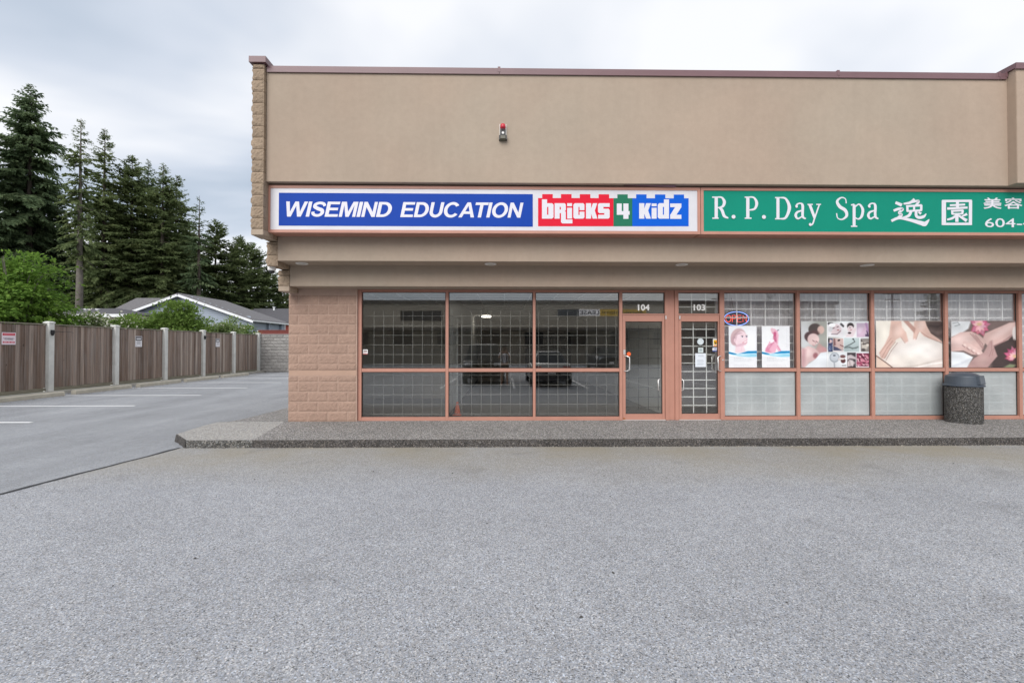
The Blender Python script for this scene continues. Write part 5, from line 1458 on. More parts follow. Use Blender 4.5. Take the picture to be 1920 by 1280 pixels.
slab((apx + .002, apz - .33), (rtx + .1, rtz - .33), .2, HY - .06, HY + .015, 'barge_board', MT['trim'], h)
# cross wing roof on the left and porch on the right
rdx0, rdz = px(256, 558.5, 43.5); rdx1 = px(345, 558.5, 43.5)[0]; ex_, ez_ = px(204, 588, 41.0)
MB().add([(rdx0, 43.5, rdz), (rdx1, 43.5, rdz), (rdx1 + 1, 40.6, ez_), (ex_, 40.6, ez_), (ex_, 47, ez_), (rdx1 + 1, 47, ez_), (ex_, 40.6, ez_ - .15), (rdx1 + 1, 40.6, ez_ - .15), (ex_, 47, ez_ - .15)],
         [(0, 3, 2, 1), (0, 4, 3), (0, 1, 5, 4), (3, 6, 7, 2), (3, 4, 8, 6)]).build('roof', MT['shingle'], h)
MB().box(ex_ + .4, rdx1, 41, 46.6, 0, ez_ - .02).build('wall', MT['siding'], h)
gz0 = px(472, 600, HY)[1]
MB().box(rtx - .05, rtx + .12, HY + .02, HB, gz0 - .1, gz0 + .06).build('gutter', MT['trim'], h)
for yy in (HY + .35, HY + 3.2, HY + 5.6):
    MB().box(rtx - .32, rtx - .12, yy, yy + .2, 0, gz0 - .08).build('porch_post', MT['siding'], h)
MB().tube([(rtx + .05, HY + 5.9, 0), (rtx + .05, HY + 5.9, gz0 - .08)], .05, 8).build('downspout', MT['trim'], h)
h2 = empty('house', (-15, 56, 0), 'dark roofed house partly hidden by the tan building corner', 'house')
a, za = px(468, 577, 54); b, _ = px(536, 577, 54); e0, ze = px(440, 603, 51)
MB().add([(a, 55, za), (b, 55, za), (b + 2.6, 51, ze), (e0, 51, ze), (e0, 60, ze), (b + 2.6, 60, ze), (e0, 51, ze - .2), (b + 2.6, 51, ze - .2)], [(0, 3, 2, 1), (1, 2, 5), (0, 1, 5, 4), (0, 4, 3), (3, 6, 7, 2)]).build('roof', MT['shingle_dark'], h2)
MB().box(e0 + .5, b + 2, 51.5, 59.5, 0, ze - .02).build('wall', M('red_house_wall', (.25, .05, .035), .8, .05), h2)
MB().lathe([(.1, 0), (.1, .35), (.17, .36), (.17, .42)], (a + 2.6, 54.5, za - .25), 12).build('roof_vent', MT['trim'], h2)
rail_y = 37.5; ra, rz0 = px(484, 627, rail_y); rb, rz1 = px(545, 620, rail_y)
rf = empty('railing', ((ra + rb) / 2, rail_y, 0), 'red painted porch railing above the grey block wall', 'railing')
MB().box(ra, rb, rail_y, rail_y + .05, rz0 - .5, rz1).build('railing_panel', M('red_stain', (.16, .032, .026), .7, .1), rf)
MB().box(ra, rb, rail_y - .03, rail_y + .08, rz1 + .003, rz1 + .06).build('cap_rail', M('red_cap', (.19, .04, .03), .7, .1), rf)
for i in range(5):
    x = ra + (rb - ra) * i / 4; MB().box(x - .05, x + .05, rail_y + .055, rail_y + .15, 0, rz1).build('railing_post', M('red_post', (.14, .03, .025), .7, .1), rf)
h3 = empty('shed', (-32, 36, 0), 'low cream outbuilding with flat grey roof left of the blue house', 'shed')
a, za = px(120, 578, 37.5); b, zb_ = px(214, 582, 37.5); e0, ze = px(118, 588, 35); e1, ze1 = px(240, 592, 35)
MB().add([(a, 37.5, za), (b + .4, 37.5, za), (e1, 35, ze), (e0, 35, ze), (e0, 41, ze), (e1, 41, ze), (e0, 35, ze - .12), (e1, 35, ze - .12)], [(0, 3, 2, 1), (1, 2, 5), (0, 1, 5, 4), (0, 4, 3), (3, 6, 7, 2)]).build('roof', MT['shingle_dark'], h3)
MB().box(e0 + .2, e1 - .2, 35.2, 40.6, 0, ze - .03).build('wall', M('cream_wall', (.52, .49, .42), .8, .05), h3)
MB().box(e0, e1, 34.95, 35.0, ze - .25, ze - .02).build('fascia', MT['trim'], h3)
for x_ in (a + 3.5, a + 2.6): MB().lathe([(.1, 0), (.1, .2), (.16, .22), (.16, .28)], (x_, 36.6, ze + .22), 10).build('roof_vent', MT['trim'], h3)

# ------------------------------------------------------------------ trees
def kites(P, D, N, L, W):
    """kite faces: base P, direction D, side vector N, length L, width W -> arrays"""
    n = len(P)
    V = np.empty((n, 4, 3), np.float32)
    V[:, 0] = P
    V[:, 1] = P + D * (L * .45)[:, None] + N * (W * .5)[:, None]
    V[:, 2] = P + D * L[:, None]
    V[:, 3] = P + D * (L * .45)[:, None] - N * (W * .5)[:, None]
    return V.reshape(-1, 3), np.arange(n * 4, dtype=np.int32).reshape(-1, 4)
def nrmz(a): return a / (np.linalg.norm(a, axis=1, keepdims=True) + 1e-9)
def conifer(x, y, H, Rad, seed, label, zb=.06, dens=1.0, droop=.5, mat='needle', shape=.8, bare=0.0, group='conifers behind the fence', trunk_mat='bark', twig=1.0, cat='tree'):
    rs = np.random.RandomState(seed)
    nb = int(H * 13 * dens)
    h = H * (zb + (1 - zb) * np.sort(rs.rand(nb) ** .92)); t = (h - zb * H) / (H * (1 - zb))
    prof = np.clip((1 - t), 0, 1) ** shape * np.clip(.6 + t * 3, 0, 1)
    lob = 1 + .16 * np.sin(t * 25 + seed)
    L = Rad * prof * rs.uniform(.5, 1.12, nb) * lob + .12
    L[rs.rand(nb) < .10] *= 1.22
    keep = rs.rand(nb) > bare * np.clip(1.4 - t * 2, 0, 1)
    h, t, L = h[keep], t[keep], L[keep]; nb = len(h)
    az = rs.rand(nb) * 2 * math.pi
    el = np.radians(-18 * droop + 55 * t ** 2.2 + rs.uniform(-10, 10, nb) - 14 * droop * (1 - t))
    Ps = []; Ds = []; Ns = []; Ls = []; Ws = []
    bt = []
    for i in range(nb):
        Li = L[i]; m = max(6, int(Li / .17 * 2.5))
        s = np.sort(rs.uniform(.08, 1, m)); ca, sa = math.cos(az[i]), math.sin(az[i]); ce, se = math.cos(el[i]), math.sin(el[i])
        bend = droop * .22 * Li * (s ** 2) - .10 * Li * np.clip(s - .6, 0, 1) ** 1.5
        pos = np.stack([s * Li * ce * ca, s * Li * ce * sa, h[i] + s * Li * se - bend], 1)
        fw = np.array([ca * ce, sa * ce, se - droop * .25]); sd = np.array([-sa, ca, 0.])
        sg = rs.choice([-1., 1.], m)[:, None]
        D = nrmz(fw * rs.uniform(.3, 1.0, m)[:, None] + sd * sg * rs.uniform(.25, 1.0, m)[:, None] + np.array([0, 0, -1.]) * rs.uniform(-.1, .75, m)[:, None] * droop)
        ll = (.22 + .55 * (1 - s) * min(1, Li / 2.2) + .10 * rs.rand(m)) * twig * min(1, .45 + Li * .45)
        up = np.array([0, 0, 1.]) + rs.uniform(-.7, .7, (m, 3))
        Ns.append(nrmz(np.cross(D, up))); Ps.append(pos); Ds.append(D); Ls.append(ll); Ws.append(ll * rs.uniform(.28, .48, m))
        if i % 3 == 0: bt.append((h[i], az[i], el[i], Li))
    P = np.concatenate(Ps); D = np.concatenate(Ds); N = np.concatenate(Ns); Lc = np.concatenate(Ls); Wc = np.concatenate(Ws)
    # second, smaller set of hanging twigs for a ragged edge
    k = rs.rand(len(P)) < .7
    P2 = P[k] + D[k] * (Lc[k] * rs.uniform(.2, .8, k.sum()))[:, None]
    D2 = nrmz(D[k] + rs.uniform(-.8, .8, (k.sum(), 3)) + np.array([0, 0, -.5 * droop])); N2 = nrmz(np.cross(D2, rs.uniform(-1, 1, (k.sum(), 3))))
    P = np.concatenate([P, P2]); D = np.concatenate([D, D2]); N = np.concatenate([N, N2]); Lc = np.concatenate([Lc, Lc[k] * .6]); Wc = np.concatenate([Wc, Wc[k] * .6])
    # leader
    V, F = kites(P, D, N, Lc, Wc)
    V[:, 0] += x; V[:, 1] += y
    root = empty('conifer_tree', (x, y, 0), label, cat, group)
    from_np('crown', MT[mat], V, F, root, (x, y, 0))
    tb = MB(); r0 = .011 * H + .05
    tb.tube([(x, y, 0), (x + .03, y, H * .33), (x - .02, y, H * .66), (x, y, H * .9), (x, y, H)], [r0 * 1.15, r0 * .85, r0 * .5, r0 * .18, .015], 8)
    for (hh, a_, e_, Li) in bt[::2]:
        ca, sa = math.cos(a_), math.sin(a_); zt_ = hh + Li * .8 * math.sin(e_) - droop * .14 * Li
        tb.tube([(x, y, hh), (x + ca * Li * .4, y + sa * Li * .4, (hh + zt_) / 2 + .05), (x + ca * Li * .8, y + sa * Li * .8, zt_)], [.045, .03, .01], 4)
    tb.build('trunk', MT[trunk_mat], root, smooth=True)
    return root
def tree_at(xp, yp, Y, rpx, seed, label, **k):
    X, Z = px(xp, yp, Y)
    return conifer(X, Y, Z, rpx * 1.25 * Y / FPX, seed, label, **k)
tree_at(58, 158, 48, 135, 1, 'tallest broad dark spruce at the far left with drooping boughs', dens=1.25, droop=1.0, mat='needle_blue', shape=.80, twig=1.25)
tree_at(-62, 190, 44, 120, 2, 'dark spruce mostly cut off by the left edge of the photo', dens=1.3, droop=1.0, mat='needle_blue', shape=.85, twig=1.2)
tree_at(152, 222, 42, 32, 3, 'tall slender fir with a long bare pale trunk', zb=.40, dens=.85, droop=.9, shape=.62, trunk_mat='bark_pale', bare=.45)
tree_at(197, 240, 48, 66, 4, 'second tall narrow fir right of the bare trunk', dens=1.3, droop=.7, shape=.78)
tree_at(248, 293, 50, 92, 5, 'middle height fir with a blunt top left of the cluster', dens=1.6, droop=.55, shape=.68)
tree_at(278, 300, 53, 72, 6, 'fir with a spindly crown tip in the middle of the row', dens=1.3, droop=.6, shape=.85, mat='needle_blue')
tree_at(306, 308, 50, 74, 7, 'fir above the left roof slope of the blue house', dens=1.5, droop=.6, shape=.72)
tree_at(331, 330, 54, 84, 8, 'fir directly above the ridge of the blue house', dens=1.5, droop=.6, shape=.74)
tree_at(374, 367, 50, 50, 9, 'thin see-through fir with gaps between its boughs', dens=.7, droop=.9, shape=.8, mat='needle_blue', bare=.3)
tree_at(405, 412, 55, 72, 10, 'broad fir above the right roof slope of the blue house', dens=1.8, droop=.4, shape=.72)
tree_at(448, 444, 57, 66, 11, 'low fir behind the right eave of the blue house', dens=1.9, droop=.3, shape=.68)
tree_at(470, 456, 60, 74, 12, 'low fir left of the building corner with a forked top', dens=1.9, droop=.3, shape=.66)
tree_at(505, 500, 62, 64, 13, 'small fir next to the block corbel of the building', dens=1.9, droop=.3, shape=.66)
tree_at(532, 528, 64, 60, 14, 'small fir half hidden by the tan building corner', dens=1.9, droop=.3, shape=.7)
tree_at(108, 350, 51, 78, 15, 'lower dark fir between the broad spruce and the bare trunk', dens=1.5, droop=.8, shape=.8, mat='needle_blue')
tree_at(172, 425, 52, 80, 16, 'lower dark fir behind the bare pale trunk', dens=1.5, droop=.7, shape=.7, mat='needle_blue')
tree_at(225, 400, 56, 95, 17, 'lower dark fir filling the row under the blunt topped fir', dens=1.6, droop=.7, shape=.65)
tree_at(352, 430, 58, 95, 18, 'lower dark fir behind the ridge and the thin fir', dens=1.7, droop=.5, shape=.65)
tree_at(290, 420, 57, 95, 21, 'lower dark fir in the gap above the left roof slope', dens=1.6, droop=.6, shape=.6)
tree_at(20, 400, 52, 110, 19, 'lower dark fir behind the trunk of the broad spruce', dens=1.4, droop=.8, shape=.6, mat='needle_blue')

def leafy(name, x, y, z0, z1, rx, ry, n_clump, n_leaf, lsize, mat, seed, label, cat, group=None, flat=.35, droop=.5, petals=0, trunks=1, cone=0.0, csize=.5):
    rs = np.random.RandomState(seed)
    u = rs.normal(size=(n_clump, 3)); u = nrmz(u); rad = rs.rand(n_clump) ** .42
    lobes = nrmz(rs.normal(size=(7, 3))); lf = .72 + .42 * np.clip(u @ lobes.T, 0, 1).max(1) ** 5
    C = u * (rad * lf)[:, None]
    C[:, 0] *= rx; C[:, 1] *= ry
    zc = (z0 + z1) / 2; hz = (z1 - z0) / 2
    if cone:
        f = 1 - cone * np.clip((C[:, 2] + 1) / 2, 0, 1); C[:, 0] *= f; C[:, 1] *= f
    C[:, 2] = zc + C[:, 2] * hz
    cs = csize * rs.uniform(.6, 1.2, n_clump)
    idx = np.repeat(np.arange(n_clump), n_leaf)
    o = rs.normal(size=(len(idx), 3)) * .5
    o[:, 2] *= flat
    P = C[idx] + o * cs[idx][:, None]
    out = C[idx] - np.array([0, 0, zc]); out = nrmz(out + o * .8)
    D = nrmz(out + rs.uniform(-.8, .8, (len(idx), 3)) + np.array([0, 0, -droop]))
    N = nrmz(np.cross(D, rs.uniform(-.6, .6, (len(idx), 3)) + np.array([0, 0, 1.])))
    L = lsize * rs.uniform(.6, 1.3, len(idx)); W = L * rs.uniform(.45, .7, len(idx))
    V, F = kites(P.astype(np.float32), D, N, L, W)
    V[:, 0] += x; V[:, 1] += y
    root = empty(name, (x, y, 0), label, cat, group)
    from_np('crown' if cat == 'tree' else 'foliage', MT[mat], V, F, root, (x, y, 0))
    tb = MB()
    for k in range(trunks):
        a = rs.rand() * 6.28; q = rs.uniform(.2, .6)
        tx, ty = x + math.cos(a) * rx * q, y + math.sin(a) * ry * q
        tb.tube([(x + (tx - x) * .15, y + (ty - y) * .15, 0), (x + (tx - x) * .5, y + (ty - y) * .5, zc), (tx, ty, z1 - hz * .25)], [.07, .045, .012], 6)
    for k in range(0, n_clump, 4):
        b = C[k]; tb.tube([(x + b[0] * .15, y + b[1] * .15, z0 + (b[2] - z0) * .35), (x + b[0] * .6, y + b[1] * .6, z0 + (b[2] - z0) * .8), (x + b[0], y + b[1], b[2])], [.028, .018, .006], 4)
    tb.build('trunk' if cat == 'tree' else 'stems', MT['bark_pale'], root)
    if petals:
        k = rs.choice(len(P), petals); D2 = nrmz(rs.normal(size=(petals, 3))); N2 = nrmz(np.cross(D2, rs.normal(size=(petals, 3))))
        up = P[k] + out[k] * .12
        V2, F2 = kites(up.astype(np.float32), D2, N2, np.full(petals, .12), np.full(petals, .11))
        V2[:, 0] += x; V2[:, 1] += y
        from_np('blossom', MT['petal'], V2, F2, root, (x, y, 0))
    return root
X, Z = px(40, 466, 19.5)
leafy('deciduous_tree', X - .1, 19.5, 1.0, Z + .1, 2.45, 2.2, 210, 66, .17, 'leaf_bright', 31, 'bright green leafy tree over the fence at the far left', 'tree', 'leafy trees behind the fence', .2, .6, 0, 5, .45, .72)
X, Z = px(-75, 500, 17.2)
leafy('deciduous_tree', X, 17.2, .8, Z, 2.2, 1.8, 170, 44, .16, 'leaf_bright', 32, 'bright green leafy tree cut by the left edge of the photo', 'tree', 'leafy trees behind the fence', .32, .55, 0, 3, .3, .6)
SG = 'shrubs behind the fence'
def bush(xp, ytop, Y, rpx, mat, seed, label, petals=0, n=120, ls=.13, z0=.8, cs=.45):
    X_, Z_ = px(xp, ytop, Y)
    return leafy('shrub', X_, Y, z0, Z_, rpx * Y / FPX, rpx * Y / FPX * .9, int(n * 1.5), 44, ls * 1.25, mat, seed, label, 'shrub', SG, .5, .3, petals, 4, .15, cs)
bush(100, 584, 20.6, 42, 'leaf_mid', 41, 'green shrub with cream blossom behind the nearest fence post', 900)
bush(165, 589, 22.6, 48, 'leaf_pale', 42, 'pale shrub covered in cream blossom below the low grey roof', 2200)
bush(225, 593, 24.5, 34, 'leaf_mid', 43, 'small green shrub with cream blossom by the second fence post', 800)
bush(255, 588, 26.5, 36, 'leaf_mid', 44, 'dull green shrub below the left barge board', 0, 90)
bush(337, 570, 27.5, 56, 'leaf_mid', 45, 'large round green shrub in front of the blue gable', 0, 230, .15, .8, .5)
bush(300, 585, 28.5, 36, 'leaf_mid', 46, 'green shrub at the left foot of the large round shrub', 0, 90)
bush(425, 599, 31.5, 38, 'leaf_pale', 47, 'yellow green shrub below the right eave of the blue house', 120, 120)
bush(388, 606, 30.5, 24, 'leaf_pale', 48, 'small pale shrub between the round shrub and the yellow one', 160, 60)
bush(464, 610, 33.5, 26, 'leaf_mid', 49, 'low shrub with pale blossom by the porch post', 160, 70)

# ------------------------------------------------------------------ across the lot, seen mirrored in the shop windows
MT['opp'] = M('opposite_wall', (.62, .55, .45), .85, .05)
MT['opp_dark'] = M('opposite_window', (.03, .026, .03), .15, .1)
OY = -27.0
ob = empty('retail_building', (0, OY, 0), 'long beige shop building across the lot, mirrored in the dark windows', 'building')
MB().box(-45, 34, OY - 14, OY, 0, 6.0).build('wall', MT['opp'], ob)
MB().box(-45.2, 34.2, OY - 14, OY + .2, 6.003, 6.35).build('roof_edge', M('opposite_fascia', (.11, .09, .08), .8, .05), ob)
MB().box(-45, 34, OY + .002, OY + 2.2, 3.25, 3.5).build('canopy', M('opposite_canopy', (.13, .11, .10), .8, .05), ob)
for i in range(17):
    x = -42 + i * 4.4
    w = MB().box(x, x + 1.9, OY + .003, OY + .04, 1.9, 3.15).build('window', MT['opp_dark'], ob)
MB().box(-10.5, -6.3, OY + .003, OY + .05, 4.3, 5.3).build('window', MT['opp_dark'], ob)
MB().box(-45, 34, OY + 3.0, OY + 3.3, 0, 1.5).build('retaining_wall', M('opposite_retaining', (.22, .20, .17), .9, .06), ob)
rl = MB()
for i in range(520): rl.box(-43 + i * .148, -42.97 + i * .148, OY + 3.13, OY + 3.16, 1.5, 2.45)
rl.box(-43, 34, OY + 3.1, OY + 3.18, 2.452, 2.52)
rlo = empty('balustrade', (0, OY + 3.15, 1.5), 'thin barred railing on the wall across the lot, mirrored in the glass', 'railing')
rl.build('balusters', M('dark_railing', (.06, .055, .05), .6, .0), rlo, kind='stuff')
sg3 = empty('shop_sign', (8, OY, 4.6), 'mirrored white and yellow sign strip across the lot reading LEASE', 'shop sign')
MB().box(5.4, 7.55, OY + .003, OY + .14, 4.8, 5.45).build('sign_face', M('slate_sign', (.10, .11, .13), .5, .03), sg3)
MB().box(7.553, 9.7, OY + .003, OY + .14, 4.8, 5.45).build('sign_face', M('emissive_white', (.8, .78, .8), .5, 0, emit=.35), sg3)  # emission added to brighten this face and the yellow one in the reflection
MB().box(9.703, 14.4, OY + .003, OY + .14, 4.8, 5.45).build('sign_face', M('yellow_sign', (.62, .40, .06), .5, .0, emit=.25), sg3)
for body, a, b, m_ in (('LEASE', 7.65, 9.6, (.05, .04, .08)), ('Animal Hospital', 9.95, 14.1, (.05, .04, .03))):
    tm = text_mb(body, -b, -a, 4.92, 5.33, 0, .004, .02)
    tm.v = [(-x_, OY + .144 - y_, z_) for x_, y_, z_ in tm.v]
    tm.build('lettering', M('sign_ink', m_, .6, 0), sg3)
for i, (x, y, hh) in enumerate(((52, -41, 9.4), (30, -44, 9.8))):
    up_ = empty('utility_pole', (x, y, 0), ['wooden utility pole mirrored in the back massage window', 'wooden utility pole mirrored in the collage window'][i], 'utility pole', 'utility poles across the lot')
    MB().tube([(x, y, 0), (x, y, hh)], [.17, .12], 10).build('pole', MT['bark'], up_)
    MB().box(x - 1.3, x + 1.3, y - .06, y + .06, hh - .7, hh - .55).build('crossarm', MT['bark'], up_)
    MB().box(x - 1.0, x + 1.0, y - .06, y + .06, hh - 1.5, hh - 1.36).build('crossarm', MT['bark'], up_)
    for j in range(4): MB().lathe([(.05, 0), (.06, .1), (.03, .17)], (x - 1.2 + j * .8, y, hh - .545), 8).build('insulator', MT['steel'], up_)
for i, (x, y, hh, r_) in enumerate(((42, -52, 11, 3.6), (66, -50, 12, 4.0), (72, -56, 13, 4))):
    conifer(x, y, hh, r_, 60 + i, ['dark fir mirrored above the collage poster', 'dark fir mirrored above the lotus poster', 'taller dark fir mirrored at the right end window'][i], dens=.9, droop=.6, group='firs across the lot')

def car(x, y, L, Wd, Hh, colr, label, suv=False, face=1, name='parked_car'):
    """local v runs from the end nearest the shops (0) to the far end (L), away along -Y"""
    root = empty(name, (x, y - L / 2, 0), label, 'car', 'cars parked opposite the shops')
    paint = M('car_paint', colr, .25, .02, 1, 0, 60, .3, .6)
    hw = Wd / 2
    T = lambda u, v, z: (x + u, y - v, z)
    if suv: st_ = [(0, .80, .42, .95), (.08, .92, .30, 1.05), (.5, 1, .25, 1.08), (L * .3, 1, .24, 1.06), (L * .62, 1, .24, 1.05), (L * .8, .98, .26, 1.02), (L - .15, .92, .32, .92), (L, .82, .42, .8)]
    else: st_ = [(0, .80, .42, .80), (.08, .93, .30, .95), (.5, .99, .22, 1.0), (L * .3, 1, .2, .95), (L * .6, 1, .2, .93), (L * .8, .98, .22, .86), (L - .2, .92, .28, .72), (L, .8, .4, .62)]
    mb = MB(); n = 8
    for (v, w, zb_, zt_) in st_:
        w *= hw
        for (u, z) in ((-w * .86, zb_), (-w * .98, zb_ + .12), (-w, (zb_ + zt_) / 2), (-w * .95, zt_ - .07), (-w * .80, zt_), (w * .80, zt_), (w * .95, zt_ - .07), (w, (zb_ + zt_) / 2), (w * .98, zb_ + .12), (w * .86, zb_)): mb.v.append(T(u, v, z))
    k = 10
    for i in range(len(st_) - 1):
        for j in range(k): mb.f.append((i * k + j, i * k + (j + 1) % k, (i + 1) * k + (j + 1) % k, (i + 1) * k + j))
    mb.f.append(tuple(range(k))); mb.f.append(tuple(range((len(st_) - 1) * k, len(st_) * k))[::-1])
    mb.build('body', paint, root, smooth=True)
    if suv: gh = [(.18, .86, 1.06, .80), (.55, .86, Hh - .04, .66), (L * .4, .86, Hh, .68), (L * .62, .86, Hh - .06, .66), (L * .76, .88, 1.04, .80)]
    else: gh = [(.75, .84, .98, .78), (1.35, .84, Hh - .04, .62), (L * .45, .84, Hh, .64), (L * .58, .84, Hh - .05, .62), (L * .76, .84, .92, .78)]
    g = MB()
    for (v, wb, zt_, wt) in gh:
        zb_ = .93 if not suv else 1.02
        for (u, z) in ((-wb * hw, zb_ - .04), (-wt * hw * 1.02, zt_ - .05), (-wt * hw * .86, zt_), (wt * hw * .86, zt_), (wt * hw * 1.02, zt_ - .05), (wb * hw, zb_ - .04)): g.v.append(T(u, v, z))
    for i in range(len(gh) - 1):
        for j in range(5): g.f.append((i * 6 + j, i * 6 + j + 1, (i + 1) * 6 + j + 1, (i + 1) * 6 + j))
    g.build('windows', M('car_glass', (.02, .024, .028), .06, 0), root, smooth=False)
    rf = MB(); t_ = gh[1:4]
    for (v, wb, zt_, wt) in t_:
        for u in (-wt * hw * .9, -wt * hw * .5, wt * hw * .5, wt * hw * .9): rf.v.append(T(u, v, zt_ + (.012 if abs(u) < wt * hw * .6 else -.0)))
    for i in range(2):
        for j in range(3): rf.f.append((i * 4 + j, i * 4 + j + 1, i * 4 + 5 + j, i * 4 + 4 + j))
    rf.build('roof', paint, root, smooth=True)
    tyre = M('tyre', (.02, .02, .02), .8, .05)
    for v in (L * .19, L * .80):
        for s_ in (-1, 1):
            wq = MB().lathe([(.2, -.1), (.32, -.1), (.335, -.07), (.335, .07), (.32, .1), (.2, .1)], T(s_ * (hw - .1), v, .335), 22, 'x').build('wheel', tyre, root)
            MB().lathe([(.03, .098), (.19, .102), (.205, .09)] if s_ > 0 else [(.205, -.09), (.19, -.102), (.03, -.098)], T(s_ * (hw - .1), v, .335), 16, 'x').build('rim', MT['steel'], wq)
    zl = .78 if not suv else .9
    lm = M('lamp_lens', (.45, .05, .04) if face else (.7, .72, .74), .2, 0)
    for s_ in (-1, 1): MB().box(x + s_ * hw * .48, x + s_ * hw * .84, y + .0, y - .1, zl - .1, zl + .08).build('tail_light' if face else 'headlight', lm, root, bevel=.02)
    MB().box(x - .16, x + .16, y + .008, y - .02, .55, .68).build('number_plate', MT['white_paint'], root)
    MB().box(x - hw * .8, x + hw * .8, y + .03, y - .12, .36, .50).build('bumper', M('bumper_trim', (.05, .05, .052), .5, 0), root, bevel=.02)
    for s_ in (-1, 1): MB().box(x + s_ * hw * .97, x + s_ * (hw * .97 + .16), y - L * .66, y - L * .66 - .1, .98, 1.1).build('mirror', paint, root, bevel=.02)
car(1.95, .55, 4.7, 1.78, 1.46, (.36, .35, .335), 'silver grey saloon parked tail to the shops, mirrored in the third window')
car(-.95, -.95, 4.9, 1.92, 1.80, (.012, .012, .014), 'black sport utility vehicle behind the photographer, mirrored in the second window', True, 0)
car(7.0, -10.5, 4.7, 1.9, 1.68, (.03, .035, .05), 'dark blue sport utility vehicle mirrored beside door 104', True, 0)
for x in (3.3, 6.0, 8.7, .35, -2.6):
    MB().add([(x, -5.2, .008), (x + .1, -5.2, .008), (x + .1, .9, .008), (x, .9, .008)], [(0, 1, 2, 3)]).build('stall_line', MT['line'], kind='structure')

# photographer, mirrored in the second window
PX_, PYp = .0, -.34
person = empty('person', (PX_, PYp, 0), 'person in pale shirt, dark shorts and backpack straps holding up a camera', 'person')
def skin(name, verts, edges, mat, sub=2):
    me = bpy.data.meshes.new(name); me.from_pydata([(PX_ + a, PYp + b, c_) for a, b, c_, r in verts], edges, [])
    o = bpy.data.objects.new(name, me); COL.objects.link(o)
    m = o.modifiers.new('s', 'SKIN')
    for i, v in enumerate(verts):
        sv = me.skin_vertices[0].data[i]; sv.radius = (v[3], v[3] * (.85 if v[3] > .1 else 1)); sv.use_root = (i == 0)
    m2 = o.modifiers.new('d', 'SUBSURF'); m2.levels = sub; m2.render_levels = sub
    ev = o.evaluated_get(bpy.context.evaluated_depsgraph_get())
    out = bpy.data.meshes.new_from_object(ev)
    bpy.data.objects.remove(o, do_unlink=True)
    vs = [tuple(v.co) for v in out.vertices]; mb = MB(); mb.v = vs; mb.f = [tuple(p.vertices) for p in out.polygons]
    bpy.data.meshes.remove(out)
    return mb.build(name, mat, person, smooth=True)
bv = [(0, 0, .92, .135), (0, 0, 1.08, .12), (0, -.01, 1.26, .145), (0, -.01, 1.40, .085), (0, 0, 1.475, .052), (0, .012, 1.545, .078), (0, .0, 1.63, .082)]
be = [(0, 1), (1, 2), (2, 3), (3, 4), (4, 5), (5, 6)]
for s_ in (-1, 1):
    b0 = len(bv)
    bv += [(s_ * .165, -.01, 1.37, .06), (s_ * .25, .06, 1.18, .044), (s_ * .13, .20, 1.42, .03), (s_ * .085, .235, 1.50, .028)]
    be += [(3, b0), (b0, b0 + 1), (b0 + 1, b0 + 2), (b0 + 2, b0 + 3)]
    for f in range(4):
        k = len(bv); bv += [(s_ * (.07 - f * .002), .262, 1.515 - f * .02, .010), (s_ * (.03 + f * .003), .278 - f * .001, 1.52 - f * .021, .0085)]
        be += [(b0 + 3, k), (k, k + 1)]
    k = len(bv); bv += [(s_ * .075, .22, 1.55, .011), (s_ * .045, .225, 1.565, .010)]; be += [(b0 + 3, k), (k, k + 1)]
    b1 = len(bv)
    bv += [(s_ * .10, 0, .84, .09), (s_ * .115, .015, .48, .058), (s_ * .12, -.02, .10, .036), (s_ * .13, .13, .045, .035)]
    be += [(0, b1), (b1, b1 + 1), (b1 + 1, b1 + 2), (b1 + 2, b1 + 3)]
skin('body', bv, be, M('skin_tone', (.42, .25, .18), .6, .05))
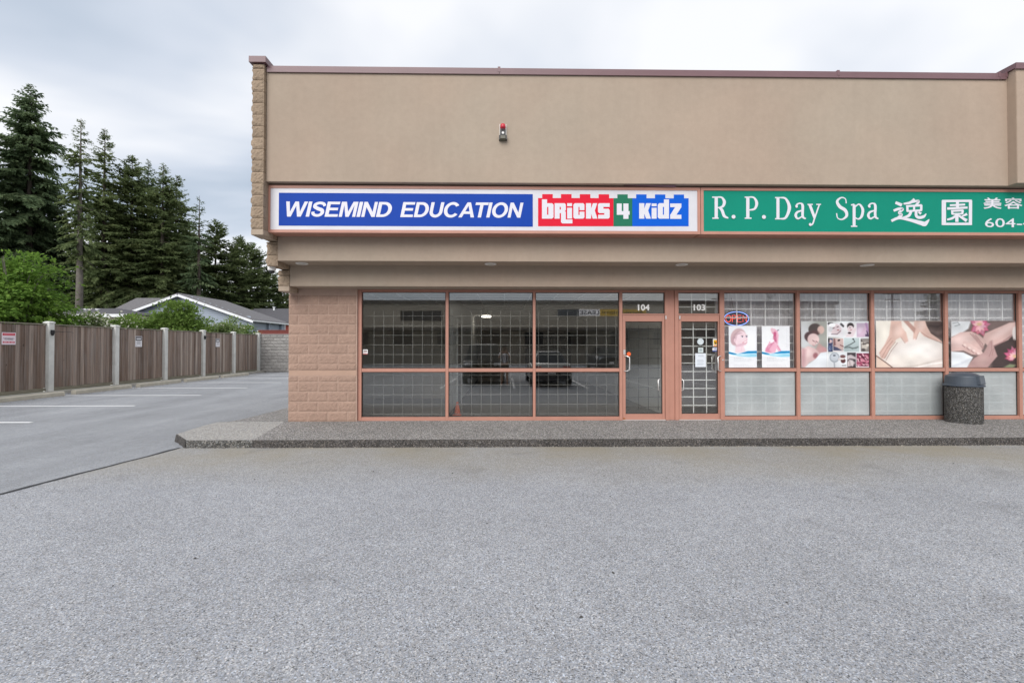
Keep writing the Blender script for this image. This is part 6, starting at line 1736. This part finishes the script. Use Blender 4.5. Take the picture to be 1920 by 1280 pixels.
sv = [(0, 0, .93, .155), (0, 0, 1.08, .145), (0, -.01, 1.26, .168), (0, -.01, 1.39, .10)]; se = [(0, 1), (1, 2), (2, 3)]
for s_ in (-1, 1):
    k = len(sv); sv += [(s_ * .165, -.01, 1.37, .078), (s_ * .225, .04, 1.24, .066)]; se += [(3, k), (k, k + 1)]
skin('shirt', sv, se, M('pale_shirt', (.78, .78, .85), .8, .05))
sv = [(0, 0, .92, .15)]; se = []
for s_ in (-1, 1):
    k = len(sv); sv += [(s_ * .105, 0, .82, .112), (s_ * .115, .01, .54, .085)]; se += [(0, k), (k, k + 1)]
skin('shorts', sv, se, M('black_shorts', (.015, .015, .017), .8, .05))
for s_ in (-1, 1):
    MB().tube([(PX_ + s_ * .09, PYp + .155, 1.02), (PX_ + s_ * .10, PYp + .165, 1.24), (PX_ + s_ * .11, PYp + .07, 1.46), (PX_ + s_ * .11, PYp - .16, 1.44)], .02, 6).build('strap', MT['black'], person)
    MB().lathe([(.05, 0), (.05, .05), (.035, .075)], (PX_ + s_ * .125, PYp + .01, .0), 12).build('shoe', MT['white_paint'], person)
    MB().box(PX_ + s_ * .125 - .045, PX_ + s_ * .125 + .045, PYp, PYp + .19, .0, .06).build('shoe', MT['white_paint'], person, bevel=.02)
MB().box(PX_ - .15, PX_ + .15, PYp - .34, PYp - .155, 1.0, 1.47).build('backpack', MT['black'], person, bevel=.05)
hm = MB().lathe([(.06, -.03), (.086, 0), (.092, .04), (.075, .09), (.03, .115), (.002, .118)], (PX_, PYp - .012, 1.63), 16)
hm.build('hair', M('dark_hair', (.02, .016, .013), .7, .1), person, smooth=True)
MB().lathe([(.016, 0), (.010, .03)], (PX_, PYp + .085, 1.56), 8, 'y').build('nose', M('skin_nose', (.42, .25, .18), .6, .05), person)
pc = empty('photo_camera', (0, -.08, 1.5), 'black camera held up in front of the face of the person', 'camera')
MB().box(-.065, .065, -.14, -.085, 1.50, 1.59).build('camera_body', MT['black'], pc, bevel=.008)
MB().lathe([(.036, 0), (.036, .045), (.04, .05)], (0, -.085, 1.545), 20, 'y').build('lens', MT['black'], pc)
